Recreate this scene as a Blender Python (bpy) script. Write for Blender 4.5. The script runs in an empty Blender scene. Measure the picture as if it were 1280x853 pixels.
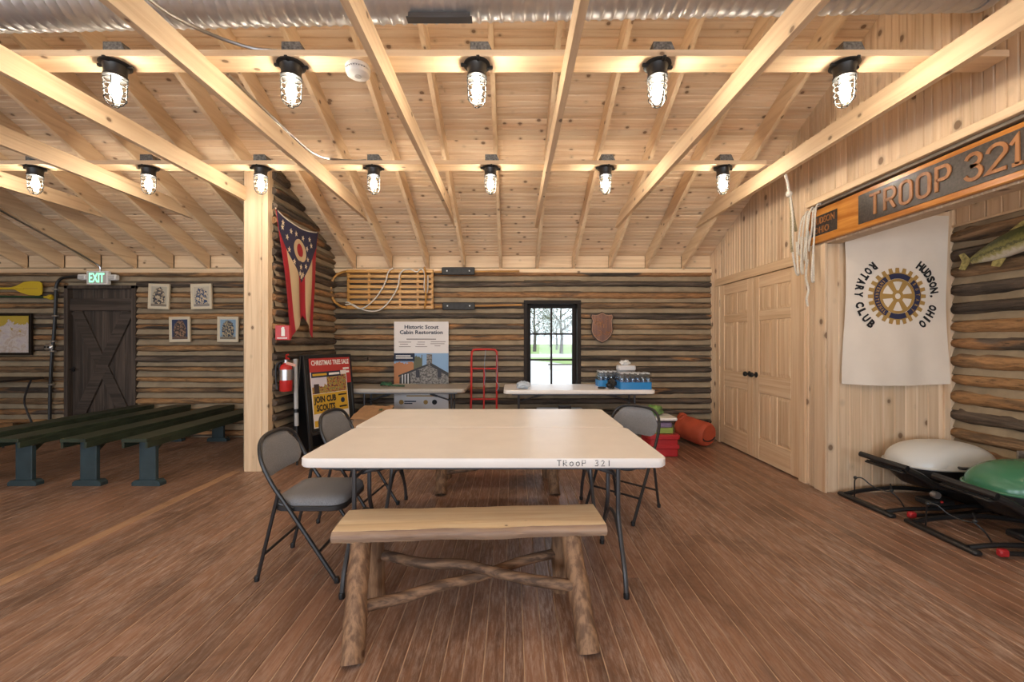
import bpy, math, random
from mathutils import Vector, Matrix, noise
R = math.radians
PI = math.pi
random.seed(7)
SC = bpy.context.scene
C = SC.collection

# ------------------------------------------------------------------ camera, world, light, exposure
cam_d = bpy.data.cameras.new('camera'); cam = bpy.data.objects.new('camera', cam_d); C.objects.link(cam)
cam.location = (0, 0, 1.32); cam.rotation_euler = (R(90), 0, 0)
cam_d.sensor_width = 36; cam_d.lens = 36 * 530 / 1280; cam_d.clip_start = .02; cam_d.clip_end = 500
SC.camera = cam
SC.view_settings.view_transform = 'Standard'; SC.view_settings.look = 'None'
SC.view_settings.gamma = 1; SC.view_settings.use_curve_mapping = False
SC.view_settings.exposure = 0.32
SKY = 2.4
LAMP = 235.0
w = bpy.data.worlds.new('overcast_sky'); SC.world = w; w.use_nodes = True
bg = w.node_tree.nodes['Background']; bg.inputs[0].default_value = (.80, .90, 1.0, 1); bg.inputs[1].default_value = SKY
# daylight entering through assumed, unseen windows of the near wall, behind the camera
def window_daylight(x, y, z, sx, sz, power, rot):
    l = bpy.data.lights.new('window_daylight', 'AREA'); l.shape = 'RECTANGLE'; l.size = sx; l.size_y = sz
    l.energy = power; l.color = (.80, .89, 1.0)
    o = bpy.data.objects.new('window_daylight', l); C.objects.link(o); o.location = (x, y, z); o.rotation_euler = rot
for wx in (-6.2, -3.6, -0.9, 1.6):
    window_daylight(wx, -3.28, 1.45, 1.3, 1.4, 60, (R(90), 0, R(0)))
ROOM = dict(far=5.86, gable=2.73, right=3.89, part=-2.46, left=-8.2, near=-3.2)
SL = .46                                  # roof slope
def roof_z(y):                            # underside of the roof deck
    return 2.49 + SL * (5.86 - y) if y > 1.2 else 2.49 + SL * (5.86 - 1.2) - SL * (1.2 - y)

# ------------------------------------------------------------------ mesh helpers
class MB:
    def __init__(s): s.v = []; s.f = []
    def add(s, vs, fs, M=None):
        o = len(s.v)
        s.v += [tuple(M @ Vector(p)) for p in vs] if M is not None else [tuple(p) for p in vs]
        s.f += [tuple(i + o for i in q) for q in fs]; return s
    def box(s, c, d, bev=0, M=None):
        hx, hy, hz = d[0] / 2, d[1] / 2, d[2] / 2
        T = Matrix.Translation(c); M = M @ T if M is not None else T
        if bev <= 0:
            vs = [(sx * hx, sy * hy, sz * hz) for sx in (-1, 1) for sy in (-1, 1) for sz in (-1, 1)]
            fs = [(0, 1, 3, 2), (4, 6, 7, 5), (0, 4, 5, 1), (2, 3, 7, 6), (0, 2, 6, 4), (1, 5, 7, 3)]
            return s.add(vs, fs, M)
        b = min(bev, hx * .99, hy * .99, hz * .99)
        vs = []; ix = {}
        for sx in (-1, 1):
            for sy in (-1, 1):
                for sz in (-1, 1):
                    for k, p in enumerate(((sx * hx, sy * (hy - b), sz * (hz - b)), (sx * (hx - b), sy * hy, sz * (hz - b)), (sx * (hx - b), sy * (hy - b), sz * hz))):
                        ix[(sx, sy, sz, k)] = len(vs); vs.append(p)
        fs = []
        for sg in (-1, 1):
            q = [(sg, -1, -1), (sg, 1, -1), (sg, 1, 1), (sg, -1, 1)]
            fs.append([ix[(*c_, 0)] for c_ in (q if sg > 0 else q[::-1])])
            q = [(-1, sg, -1), (-1, sg, 1), (1, sg, 1), (1, sg, -1)]
            fs.append([ix[(*c_, 1)] for c_ in (q if sg > 0 else q[::-1])])
            q = [(-1, -1, sg), (1, -1, sg), (1, 1, sg), (-1, 1, sg)]
            fs.append([ix[(*c_, 2)] for c_ in (q if sg > 0 else q[::-1])])
        for a in (-1, 1):
            for c_ in (-1, 1):
                q = [ix[(a, c_, -1, 0)], ix[(a, c_, -1, 1)], ix[(a, c_, 1, 1)], ix[(a, c_, 1, 0)]]
                fs.append(q if a * c_ > 0 else q[::-1])
                q = [ix[(a, -1, c_, 0)], ix[(a, 1, c_, 0)], ix[(a, 1, c_, 2)], ix[(a, -1, c_, 2)]]
                fs.append(q if a * c_ > 0 else q[::-1])
                q = [ix[(-1, a, c_, 1)], ix[(-1, a, c_, 2)], ix[(1, a, c_, 2)], ix[(1, a, c_, 1)]]
                fs.append(q if a * c_ > 0 else q[::-1])
                for d_ in (-1, 1):
                    q = [ix[(a, c_, d_, 0)], ix[(a, c_, d_, 1)], ix[(a, c_, d_, 2)]]
                    fs.append(q if a * c_ * d_ > 0 else q[::-1])
        return s.add(vs, fs, M)
    def tube(s, pts, r, n=8, closed=False, M=None, flat=1.0):
        P = [Vector(p) for p in pts]; m = len(P)
        rs = r if isinstance(r, (list, tuple)) else [r] * m
        vs = []; fs = []; up = None
        for i, p in enumerate(P):
            a = P[i - 1] if (i or closed) else p; b = P[(i + 1) % m] if (i < m - 1 or closed) else p
            t = (b - a).normalized() if (b - a).length > 1e-9 else Vector((0, 0, 1))
            if up is None:
                up = Vector((0, 0, 1)) if abs(t.z) < .9 else Vector((1, 0, 0))
            up = up - t * up.dot(t)
            if up.length < 1e-6: up = t.orthogonal()
            up.normalize(); sd = t.cross(up)
            for k in range(n):
                an = 2 * PI * k / n
                vs.append(p + (sd * math.cos(an) + up * math.sin(an) * flat) * rs[i])
        e = m if closed else m - 1
        for i in range(e):
            j = (i + 1) % m
            for k in range(n):
                l = (k + 1) % n
                fs.append((i * n + k, i * n + l, j * n + l, j * n + k))
        if not closed:
            fs.append(tuple(range(n - 1, -1, -1))); fs.append(tuple((m - 1) * n + k for k in range(n)))
        return s.add(vs, fs, M)
    def lathe(s, prof, n=20, M=None):
        vs = []; fs = []; m = len(prof)
        for (r, z) in prof:
            for k in range(n):
                a = 2 * PI * k / n; vs.append((r * math.cos(a), r * math.sin(a), z))
        for i in range(m - 1):
            for k in range(n):
                l = (k + 1) % n; fs.append((i * n + k, i * n + l, (i + 1) * n + l, (i + 1) * n + k))
        if prof[0][0] > 1e-5: fs.append(tuple(range(n - 1, -1, -1)))
        if prof[-1][0] > 1e-5: fs.append(tuple((m - 1) * n + k for k in range(n)))
        return s.add(vs, fs, M)
    def prism(s, poly, z0, z1, M=None, bev=0):
        n = len(poly)
        if bev:
            cx = sum(p[0] for p in poly) / n; cy = sum(p[1] for p in poly) / n
            def sh(p):
                d = math.hypot(p[0] - cx, p[1] - cy) or 1
                return (p[0] - (p[0] - cx) / d * bev, p[1] - (p[1] - cy) / d * bev)
            rings = [([sh(p) for p in poly], z0), (poly, z0 + bev), (poly, z1 - bev), ([sh(p) for p in poly], z1)]
        else: rings = [(poly, z0), (poly, z1)]
        vs = [(p[0], p[1], z) for pl, z in rings for p in pl]; fs = []
        for i in range(len(rings) - 1):
            for k in range(n):
                l = (k + 1) % n; fs.append((i * n + k, i * n + l, (i + 1) * n + l, (i + 1) * n + k))
        fs.append(tuple(range(n - 1, -1, -1))); fs.append(tuple((len(rings) - 1) * n + k for k in range(n)))
        return s.add(vs, fs, M)
    def grid(s, nu, nv, fn, M=None, wrap=False):
        vs = [fn(i / nu, j / nv) for j in range(nv + 1) for i in range(nu + (0 if wrap else 1))]
        w_ = nu if wrap else nu + 1; fs = []
        for j in range(nv):
            for i in range(nu):
                k = (i + 1) % w_ if wrap else i + 1
                fs.append((j * w_ + i, j * w_ + k, (j + 1) * w_ + k, (j + 1) * w_ + i))
        return s.add(vs, fs, M)
    def sheet(s, nu, nv, fn, t, M=None):          # a cloth-like sheet with thickness: fn(u,v)->(x,y,z), thickness along +y
        a = [fn(i / nu, j / nv) for j in range(nv + 1) for i in range(nu + 1)]
        b = [(p[0], p[1] + t, p[2]) for p in a]; w_ = nu + 1; o = len(a); fs = []
        for j in range(nv):
            for i in range(nu):
                q = (j * w_ + i, j * w_ + i + 1, (j + 1) * w_ + i + 1, (j + 1) * w_ + i)
                fs.append(q); fs.append(tuple(x + o for x in q[::-1]))
        rim = [i for i in range(nu)] + [j * w_ + nu for j in range(nv)] + [nv * w_ + i for i in range(nu, 0, -1)] + [j * w_ for j in range(nv, 0, -1)]
        for k in range(len(rim)):
            p, q = rim[k], rim[(k + 1) % len(rim)]; fs.append((q, p, p + o, q + o))
        return s.add(a + b, fs, M)
    def mesh(s, name, mat, smooth=True, ang=38):
        me = bpy.data.meshes.new(name); me.from_pydata(s.v, [], s.f); me.update()
        if mat is not None: me.materials.append(mat)
        if smooth:
            me.polygons.foreach_set('use_smooth', [True] * len(me.polygons)); me.set_sharp_from_angle(angle=R(ang))
        return me
    def build(s, name, mat, parent=None, smooth=True, loc=None, rot=None, ang=38):
        o = bpy.data.objects.new(name, s.mesh(name, mat, smooth, ang)); C.objects.link(o)
        if parent is not None: o.parent = parent
        if loc is not None: o.location = loc
        if rot is not None: o.rotation_euler = rot
        return o

def tag(o, label, cat, group=None, kind=None):
    o['label'] = label; o['category'] = cat
    if group: o['group'] = group
    if kind: o['kind'] = kind
    return o
def struct(o): o['kind'] = 'structure'; return o
def thing(name, label, cat, loc=(0, 0, 0), rz=0, group=None):
    o = bpy.data.objects.new(name, None); C.objects.link(o); o.location = loc; o.rotation_euler = (0, 0, rz)
    o.empty_display_size = .1
    return tag(o, label, cat, group)
def copy_tree(o, parent=None):
    c = o.copy(); C.objects.link(c)
    if parent is not None: c.parent = parent
    for ch in list(o.children): copy_tree(ch, c)
    return c
def dup(o, loc, rz=None, label=None, group=None):
    c = copy_tree(o); c.location = loc
    if rz is not None: c.rotation_euler = (0, 0, rz)
    if label: c['label'] = label
    if group: c['group'] = group
    return c
def mat3(x, y, z, t=(0, 0, 0)):
    return Matrix(((x[0], y[0], z[0], t[0]), (x[1], y[1], z[1], t[1]), (x[2], y[2], z[2], t[2]), (0, 0, 0, 1)))
def face_cam(t): return mat3((1, 0, 0), (0, 0, 1), (0, -1, 0), t)      # panel facing -Y
def face_west(t): return mat3((0, -1, 0), (0, 0, 1), (-1, 0, 0), t)    # panel facing -X
def face_east(t): return mat3((0, 1, 0), (0, 0, 1), (1, 0, 0), t)      # panel facing +X
def RZ(a): return Matrix.Rotation(a, 4, 'Z')
def RX(a): return Matrix.Rotation(a, 4, 'X')
def RY(a): return Matrix.Rotation(a, 4, 'Y')
def TR(x, y, z): return Matrix.Translation((x, y, z))

def text_verts(s, bold=0.0, ext=.0, spacing=1.0, res=2):
    cu = bpy.data.curves.new('t', 'FONT'); cu.body = s; cu.offset = bold; cu.extrude = ext; cu.resolution_u = res
    cu.space_character = spacing; cu.align_x = 'CENTER'
    ob = bpy.data.objects.new('t', cu); C.objects.link(ob); bpy.context.view_layer.update()
    me = bpy.data.meshes.new_from_object(ob.evaluated_get(bpy.context.evaluated_depsgraph_get()))
    vs = [tuple(v.co) for v in me.vertices]; fs = [tuple(p.vertices) for p in me.polygons]
    bpy.data.objects.remove(ob); bpy.data.curves.remove(cu); bpy.data.meshes.remove(me)
    return vs, fs
def text_into(mb, s, w_, h_, M, ext=.001, bold=0.0, spacing=1.0, fn=None, res=2):
    """lettering fitted to width w_ (None = keep the natural width) and height h_, centred, along +x, up +y, proud by ext"""
    vs, fs = text_verts(s, bold, .5, spacing, res)
    x0 = min(v[0] for v in vs); x1 = max(v[0] for v in vs); y0 = min(v[1] for v in vs); y1 = max(v[1] for v in vs)
    ky = h_ / (y1 - y0); kx = (w_ / (x1 - x0)) if w_ else ky
    out = [((v[0] - (x0 + x1) / 2) * kx, (v[1] - (y0 + y1) / 2) * ky, ext if v[2] > 0 else 0) for v in vs]
    out = [tuple(M @ Vector(p)) for p in out]
    if fn: out = [fn(p) for p in out]
    return mb.add(out, fs)
def rrect(w_, h_, r, n=5, cx=0, cy=0):
    p = []
    for (sx, sy, a0) in ((1, 1, 0), (-1, 1, 90), (-1, -1, 180), (1, -1, 270)):
        for k in range(n + 1):
            a = R(a0 + 90 * k / n); p.append((cx + sx * (w_ / 2 - r) + r * math.cos(a), cy + sy * (h_ / 2 - r) + r * math.sin(a)))
    return p
def smooth_path(pts, k=6):
    P = [Vector(p) for p in pts]; out = []
    for i in range(len(P) - 1):
        a = P[max(i - 1, 0)]; b = P[i]; c = P[i + 1]; d = P[min(i + 2, len(P) - 1)]
        for j in range(k):
            t = j / k
            out.append(.5 * ((2 * b) + (c - a) * t + (2 * a - 5 * b + 4 * c - d) * t * t + (3 * b - a - 3 * c + d) * t ** 3))
    out.append(P[-1]); return out

# ------------------------------------------------------------------ materials
class E:                                  # small expression wrapper over math nodes
    nt = None
    def __init__(s, k): s.k = k
    @staticmethod
    def op(o, a, b=None, c=None, clamp=False):
        n = E.nt.nodes.new('ShaderNodeMath'); n.operation = o; n.use_clamp = clamp
        for i, x in enumerate((a, b, c)):
            if x is None: continue
            if isinstance(x, E): E.nt.links.new(x.k, n.inputs[i])
            else: n.inputs[i].default_value = x
        return E(n.outputs[0])
    def __add__(s, o): return E.op('ADD', s, o)
    def __radd__(s, o): return E.op('ADD', s, o)
    def __sub__(s, o): return E.op('SUBTRACT', s, o)
    def __rsub__(s, o): return E.op('SUBTRACT', o, s)
    def __mul__(s, o): return E.op('MULTIPLY', s, o)
    def __rmul__(s, o): return E.op('MULTIPLY', s, o)
    def __truediv__(s, o): return E.op('DIVIDE', s, o)
    def __lt__(s, o): return E.op('LESS_THAN', s, o)
    def __gt__(s, o): return E.op('GREATER_THAN', s, o)
    def abs(s): return E.op('ABSOLUTE', s)
    def sqrt(s): return E.op('SQRT', s)
    def sat(s): return E.op('ADD', s, 0.0, clamp=True)
def E_between(a, lo, hi): return (a > lo) * (a < hi)
def ramp(nt, fac, stops):
    n = nt.nodes.new('ShaderNodeValToRGB'); cr = n.color_ramp
    while len(cr.elements) < len(stops): cr.elements.new(.5)
    for e, (p, c) in zip(cr.elements, stops):
        e.position = p; e.color = (c[0], c[1], c[2], 1) if not isinstance(c, (int, float)) else (c, c, c, 1)
    nt.links.new(fac, n.inputs[0]); return n.outputs[0]
def mixc(nt, fac, a, b, mode='MIX'):
    n = nt.nodes.new('ShaderNodeMix'); n.data_type = 'RGBA'; n.blend_type = mode
    for x, i in ((fac, 0), (a, 6), (b, 7)):
        if isinstance(x, E): x = x.k
        if isinstance(x, bpy.types.NodeSocket): nt.links.new(x, n.inputs[i])
        elif isinstance(x, (int, float)): n.inputs[i].default_value = x
        else: n.inputs[i].default_value = (x[0], x[1], x[2], 1)
    return n.outputs[2]
def new_mat(name):
    m = bpy.data.materials.new(name); m.use_nodes = True; nt = m.node_tree
    return m, nt, nt.nodes['Principled BSDF']
def obj_coord(nt, rnd=True, scale=(1, 1, 1)):
    tc = nt.nodes.new('ShaderNodeTexCoord'); k = tc.outputs['Object']
    if rnd:
        oi = nt.nodes.new('ShaderNodeObjectInfo'); ml = nt.nodes.new('ShaderNodeMath'); ml.operation = 'MULTIPLY'; ml.inputs[1].default_value = 53.0
        nt.links.new(oi.outputs['Random'], ml.inputs[0])
        va = nt.nodes.new('ShaderNodeVectorMath'); va.operation = 'ADD'; nt.links.new(k, va.inputs[0]); nt.links.new(ml.outputs[0], va.inputs[1]); k = va.outputs[0]
    mp = nt.nodes.new('ShaderNodeMapping'); mp.inputs['Scale'].default_value = scale; nt.links.new(k, mp.inputs[0])
    return mp.outputs[0], k
def noise_tex(nt, vec, scale, detail=4, rough=.55, dist=0):
    n = nt.nodes.new('ShaderNodeTexNoise'); n.inputs['Scale'].default_value = scale; n.inputs['Detail'].default_value = detail
    n.inputs['Roughness'].default_value = rough; n.inputs['Distortion'].default_value = dist; nt.links.new(vec, n.inputs['Vector']); return n.outputs[0]
def scaled(nt, vec, scale):
    mp = nt.nodes.new('ShaderNodeMapping'); mp.inputs['Scale'].default_value = scale; nt.links.new(vec, mp.inputs[0]); return mp.outputs[0]
def bump(nt, b, h, strength=.3, dist=.01):
    n = nt.nodes.new('ShaderNodeBump'); n.inputs['Strength'].default_value = strength; n.inputs['Distance'].default_value = dist
    nt.links.new(h, n.inputs['Height']); nt.links.new(n.outputs[0], b.inputs['Normal'])
def ax(axis, long_, cross):
    return tuple(long_ if a == axis else cross for a in 'xyz')
def per_object(nt, col, lo, hi):
    oi = nt.nodes.new('ShaderNodeObjectInfo'); mr = nt.nodes.new('ShaderNodeMapRange'); mr.inputs[3].default_value = lo; mr.inputs[4].default_value = hi
    nt.links.new(oi.outputs['Random'], mr.inputs[0])
    hs = nt.nodes.new('ShaderNodeHueSaturation'); nt.links.new(mr.outputs[0], hs.inputs['Value']); nt.links.new(col, hs.inputs['Color']); return hs.outputs[0]
def wood(name, c1, c2, axis='x', knots=.14, kc=(.13, .05, .02), rough=.55, grain=26, var=(.86, 1.08), dist=.7, kscale=(6.5, 8.0), streak=None):
    m, nt, b = new_mat(name)
    v, raw = obj_coord(nt, True, ax(axis, .9, grain))
    n1 = noise_tex(nt, v, 1.0, 5, .6, dist)
    col = ramp(nt, n1, [(.30, tuple(x * .86 for x in c2)), (.42, c2), (.60, c1)])
    if streak:                                        # a few reddish heartwood bands
        n3 = noise_tex(nt, scaled(nt, raw, ax(axis, .35, 9)), 1.0, 2, .5)
        col = mixc(nt, ramp(nt, n3, [(.64, 0.0), (.72, .6)]), col, streak)
    if knots:
        vo = nt.nodes.new('ShaderNodeTexVoronoi'); vo.inputs['Scale'].default_value = 1.0
        nt.links.new(scaled(nt, raw, ax(axis, kscale[0], kscale[1])), vo.inputs['Vector'])
        col = mixc(nt, ramp(nt, vo.outputs['Distance'], [(knots * .75, 1.0), (knots, 0.0)]), col, kc)
        halo = ramp(nt, vo.outputs['Distance'], [(knots, .40), (knots * 1.7, 0.0)])
        col = mixc(nt, halo, col, tuple(.55 * x for x in c2))
    col = per_object(nt, col, *var)
    nt.links.new(col, b.inputs['Base Color']); b.inputs['Roughness'].default_value = rough
    bump(nt, b, n1, .12, .004); return m
def plain(name, c, rough=.5, metal=0, nz=0, nscale=40, spec=.5, trans=0):
    m, nt, b = new_mat(name)
    b.inputs['Base Color'].default_value = (*c, 1); b.inputs['Roughness'].default_value = rough; b.inputs['Metallic'].default_value = metal
    b.inputs['Specular IOR Level'].default_value = spec
    if nz:
        v, raw = obj_coord(nt, True); n = noise_tex(nt, v, nscale, 4)
        col = ramp(nt, n, [(.3, tuple(x * (1 - nz) for x in c)), (.7, tuple(min(1, x * (1 + nz)) for x in c))])
        nt.links.new(col, b.inputs['Base Color']); bump(nt, b, n, .12, .003)
    return m
PINE1 = (.82, .64, .45); PINE2 = (.74, .53, .34)
M = {}
for a in 'xyz':
    M['pine_' + a] = wood('pine_boards_' + a, PINE1, PINE2, a, streak=(.50, .25, .11) if a == 'x' else None)
    M['lumber_' + a] = wood('pine_lumber_' + a, (.82, .62, .405), (.73, .52, .32), a, knots=.10, grain=20, kscale=(5.0, 7), var=(.9, 1.06))
M['closet'] = wood('pine_closet_boards', (.78, .60, .42), (.70, .51, .33), 'z', knots=.145, kscale=(4.6, 6), grain=30, streak=(.52, .30, .16))
M['door_pine'] = wood('pine_door', (.76, .57, .38), (.66, .45, .27), 'z', knots=0, grain=34, var=(.97, 1.03))
M['door_pine_y'] = wood('pine_door_rail', (.76, .57, .38), (.66, .45, .27), 'y', knots=0, grain=34, var=(.97, 1.03))
M['bench_log'] = wood('bench_log', (.34, .195, .105), (.17, .092, .05), 'z', knots=.10, grain=42, rough=.7, var=(.8, 1.1), dist=.2)
M['bench_log_x'] = wood('bench_rail', (.26, .15, .085), (.09, .05, .03), 'x', knots=.07, grain=40, rough=.7, var=(.8, 1.1), dist=.2)
M['bench_seat'] = wood('bench_seat', (.84, .67, .45), (.75, .55, .33), 'x', knots=.05, grain=15, var=(1, 1))
M['bark_edge'] = wood('bench_wane', (.40, .27, .18), (.25, .16, .11), 'x', knots=0, grain=14, var=(1, 1))
M['sled'] = wood('sled_ash', (.62, .33, .085), (.46, .22, .045), 'x', knots=0, rough=.35, var=(.92, 1.05))
M['sign_wood'] = wood('sign_wood', (.62, .27, .055), (.42, .15, .025), 'y', knots=.03, rough=.25, grain=12, var=(1, 1))
M['sign_letter'] = wood('sign_letter', (.40, .17, .055), (.27, .105, .032), 'z', knots=0, rough=.4, var=(1, 1))
M['sign_dark'] = plain('sign_dark', (.045, .036, .032), .32, nz=.5, nscale=60)
M['dark_door'] = wood('dark_door', (.085, .062, .048), (.040, .029, .023), 'z', knots=.03, rough=.6, grain=20, var=(.8, 1.25))
M['window_brown'] = plain('window_brown', (.014, .008, .005), .55, nz=.2, spec=.25)
M['plaque'] = wood('plaque_wood', (.22, .085, .035), (.12, .042, .017), 'z', knots=0, rough=.35)
M['plaque_edge'] = plain('plaque_edge', (.035, .016, .009), .4)
M['gray_wood'] = wood('weathered_shade_wood', (.22, .18, .145), (.12, .095, .075), 'y', knots=.03, grain=24)
M['cardboard'] = plain('cardboard', (.36, .21, .10), .8, nz=.12, nscale=14)
M['paper_bag'] = plain('paper_bag', (.40, .23, .115), .8, nz=.12, nscale=14)

def log_mat(name, dk, md, org, amt, axis='x'):
    m, nt, b = new_mat(name)
    v, raw = obj_coord(nt, True, ax(axis, 1.6, 16))
    n1 = noise_tex(nt, v, 1.0, 6, .62, .5)
    n2 = noise_tex(nt, scaled(nt, raw, ax(axis, .9, 4)), 1.0, 3, .5)
    n3 = noise_tex(nt, scaled(nt, raw, ax(axis, 9, 40)), 1.0, 4, .6)
    col = ramp(nt, n1, [(.34, dk), (.50, md), (.66, tuple(x * 2.0 for x in md))])
    oi = nt.nodes.new('ShaderNodeObjectInfo')
    th = nt.nodes.new('ShaderNodeMath'); th.operation = 'MULTIPLY_ADD'; th.inputs[1].default_value = .24; th.inputs[2].default_value = -.12
    nt.links.new(oi.outputs['Random'], th.inputs[0])
    ad = nt.nodes.new('ShaderNodeMath'); ad.operation = 'ADD'; nt.links.new(n2, ad.inputs[0]); nt.links.new(th.outputs[0], ad.inputs[1])
    fac = ramp(nt, ad.outputs[0], [(amt, 0.0), (amt + .05, .85)])
    oc = ramp(nt, n3, [(.35, tuple(x * .55 for x in org)), (.6, org)])
    col = mixc(nt, fac, col, oc)
    col = mixc(nt, ramp(nt, n3, [(.28, .8), (.36, 0.0)]), col, tuple(x * .4 for x in dk))
    nt.links.new(col, b.inputs['Base Color']); b.inputs['Roughness'].default_value = .75
    bump(nt, b, n3, 1.0, .02); return m
M['log'] = log_mat('log_bark', (.026, .020, .016), (.085, .062, .046), (.44, .22, .09), .57)
M['log_warm'] = log_mat('log_peeled', (.06, .040, .026), (.19, .115, .06), (.47, .25, .105), .50)
def mortar(name, c):
    m, nt, b = new_mat(name); v, raw = obj_coord(nt, False)
    n1 = noise_tex(nt, v, 5, 5, .6); n2 = noise_tex(nt, v, 60, 3, .6)
    col = ramp(nt, n1, [(.3, tuple(x * .72 for x in c)), (.7, tuple(x * 1.12 for x in c))])
    nt.links.new(col, b.inputs['Base Color']); b.inputs['Roughness'].default_value = .9; bump(nt, b, n2, .35, .006); return m
M['chink'] = mortar('chinking', (.34, .265, .175))
def floor_mat(name, c1, c2, worn):
    m, nt, b = new_mat(name)
    v, raw = obj_coord(nt, True, (34, 1.1, 34)); n1 = noise_tex(nt, v, 1.0, 5, .62, .5)
    col = ramp(nt, n1, [(.25, c2), (.65, c1)]); col = per_object(nt, col, .74, 1.22)
    tc = nt.nodes.new('ShaderNodeTexCoord')
    g = nt.nodes.new('ShaderNodeNewGeometry')
    w1 = noise_tex(nt, scaled(nt, g.outputs['Position'], (1.1, .7, 1)), 1.0, 5, .6)
    w2 = noise_tex(nt, scaled(nt, g.outputs['Position'], (70, 8, 1)), 1.0, 6, .75, .25)
    a = ramp(nt, w1, [(.32, .15), (.62, 1.0)]); c = ramp(nt, w2, [(.45, 0.0), (.66, .75)])
    mm = nt.nodes.new('ShaderNodeMath'); mm.operation = 'MULTIPLY'; nt.links.new(a, mm.inputs[0]); nt.links.new(c, mm.inputs[1])
    col = mixc(nt, mm.outputs[0], col, worn)
    dk = noise_tex(nt, scaled(nt, g.outputs['Position'], (3.5, 2.0, 1)), 1.0, 6, .68, .6)
    col = mixc(nt, ramp(nt, dk, [(.50, 0.0), (.66, .55)]), col, tuple(x * .45 for x in c2))
    sp = noise_tex(nt, g.outputs['Position'], 55, 2, .5)
    col = mixc(nt, ramp(nt, sp, [(.78, 0.0), (.80, .7)]), col, (.75, .68, .62))
    nt.links.new(col, b.inputs['Base Color'])
    nt.links.new(ramp(nt, w1, [(.3, .30), (.7, .46)]), b.inputs['Roughness']); b.inputs['Specular IOR Level'].default_value = .45
    bump(nt, b, n1, .18, .003); return m
M['floor'] = floor_mat('floor_plank', (.31, .165, .10), (.165, .082, .05), (.60, .48, .41))
M['floor_new'] = floor_mat('floor_new_strip', (.44, .26, .145), (.32, .18, .10), (.56, .40, .29))
M['seam'] = plain('floor_seam', (.56, .40, .28), .7, nz=.3, nscale=8)

M['table_white'] = plain('table_plastic', (.86, .81, .76), .38, nz=.03, nscale=6)
M['table_gray'] = plain('table_plastic_gray', (.40, .36, .31), .45, nz=.05)
M['steel_gray'] = plain('table_leg_steel', (.10, .10, .105), .38, metal=.55)
M['chair_frame'] = plain('chair_frame', (.022, .021, .022), .38)
M['black'] = plain('black_plastic', (.014, .014, .015), .4)
M['black_matte'] = plain('black_matte', (.012, .012, .012), .75)
M['red'] = plain('red_paint', (.50, .022, .020), .35)
M['red_plastic'] = plain('red_plastic', (.42, .02, .025), .4)
M['white'] = plain('white_plastic', (.80, .79, .77), .45)
M['white_paper'] = plain('white_paper', (.78, .73, .68), .8)
M['lamp_black'] = plain('lamp_cast_iron', (.018, .018, .018), .42)
M['galv'] = plain('galvanised_steel', (.62, .63, .65), .40, metal=.75, nz=.08, nscale=9)
M['emt'] = plain('conduit_steel', (.50, .50, .50), .28, metal=1.0)
M['galv_box'] = plain('junction_box', (.22, .22, .21), .55, metal=.6, nz=.5, nscale=70)
M['silver'] = plain('silver', (.6, .6, .6), .3, metal=.9)
M['rope'] = plain('rope_white', (.66, .62, .54), .85, nz=.2, nscale=120)
M['rope_tan'] = plain('rope_tan', (.30, .24, .13), .85, nz=.5, nscale=90)
M['bench_green'] = plain('bench_green', (.030, .042, .026), .42, nz=.35, nscale=7)
M['bench_leg'] = plain('bench_leg_teal', (.028, .050, .058), .48, nz=.2, nscale=8)
M['duffel'] = plain('duffel_orange', (.46, .075, .03), .75, nz=.14, nscale=6)
M['navy'] = plain('navy_cloth', (.028, .030, .075), .85)
M['cloth_white'] = plain('banner_cloth', (.82, .735, .64), .85, nz=.03, nscale=5)
M['gold'] = plain('emblem_gold', (.42, .25, .07), .7)
M['cream'] = plain('star_cream', (.72, .60, .42), .85)
M['lid_white'] = plain('grill_lid_white', (.62, .63, .62), .28)
M['lid_green'] = plain('grill_lid_green', (.055, .20, .11), .22)
M['yellow'] = plain('paddle_yellow', (.62, .43, .03), .4)
M['paddle_green'] = plain('paddle_shaft_green', (.015, .055, .025), .4)
M['pole_wood'] = wood('pole_wood', (.55, .30, .10), (.40, .20, .06), 'x', knots=0)
M['rubber'] = plain('rubber_flap', (.020, .020, .020), .6, nz=.5, nscale=25)
M['shelf_dark'] = plain('dark_table', (.03, .022, .018), .5)
M['poster_white'] = plain('poster_white', (.72, .68, .66), .6)
M['ink'] = plain('ink', (.012, .012, .014), .7)
M['ink_navy'] = plain('ink_navy', (.012, .022, .05), .7)
M['frame_cream'] = plain('picture_frame_cream', (.66, .57, .42), .5)
M['ink_white'] = plain('ink_white', (.80, .78, .74), .7)
M['clear'] = plain('clear_plastic', (.55, .52, .50), .2)
M['lime'] = plain('lime_cloth', (.36, .50, .10), .8)
M['lilac'] = plain('lilac_cloth', (.30, .22, .36), .8)
M['green_rope'] = plain('green_rope', (.03, .10, .045), .8, nz=.4, nscale=90)
M['strap_blue'] = plain('strap_blue', (.35, .45, .58), .8)
M['water_blue'] = plain('water_wrap_blue', (.03, .22, .52), .25)

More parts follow.
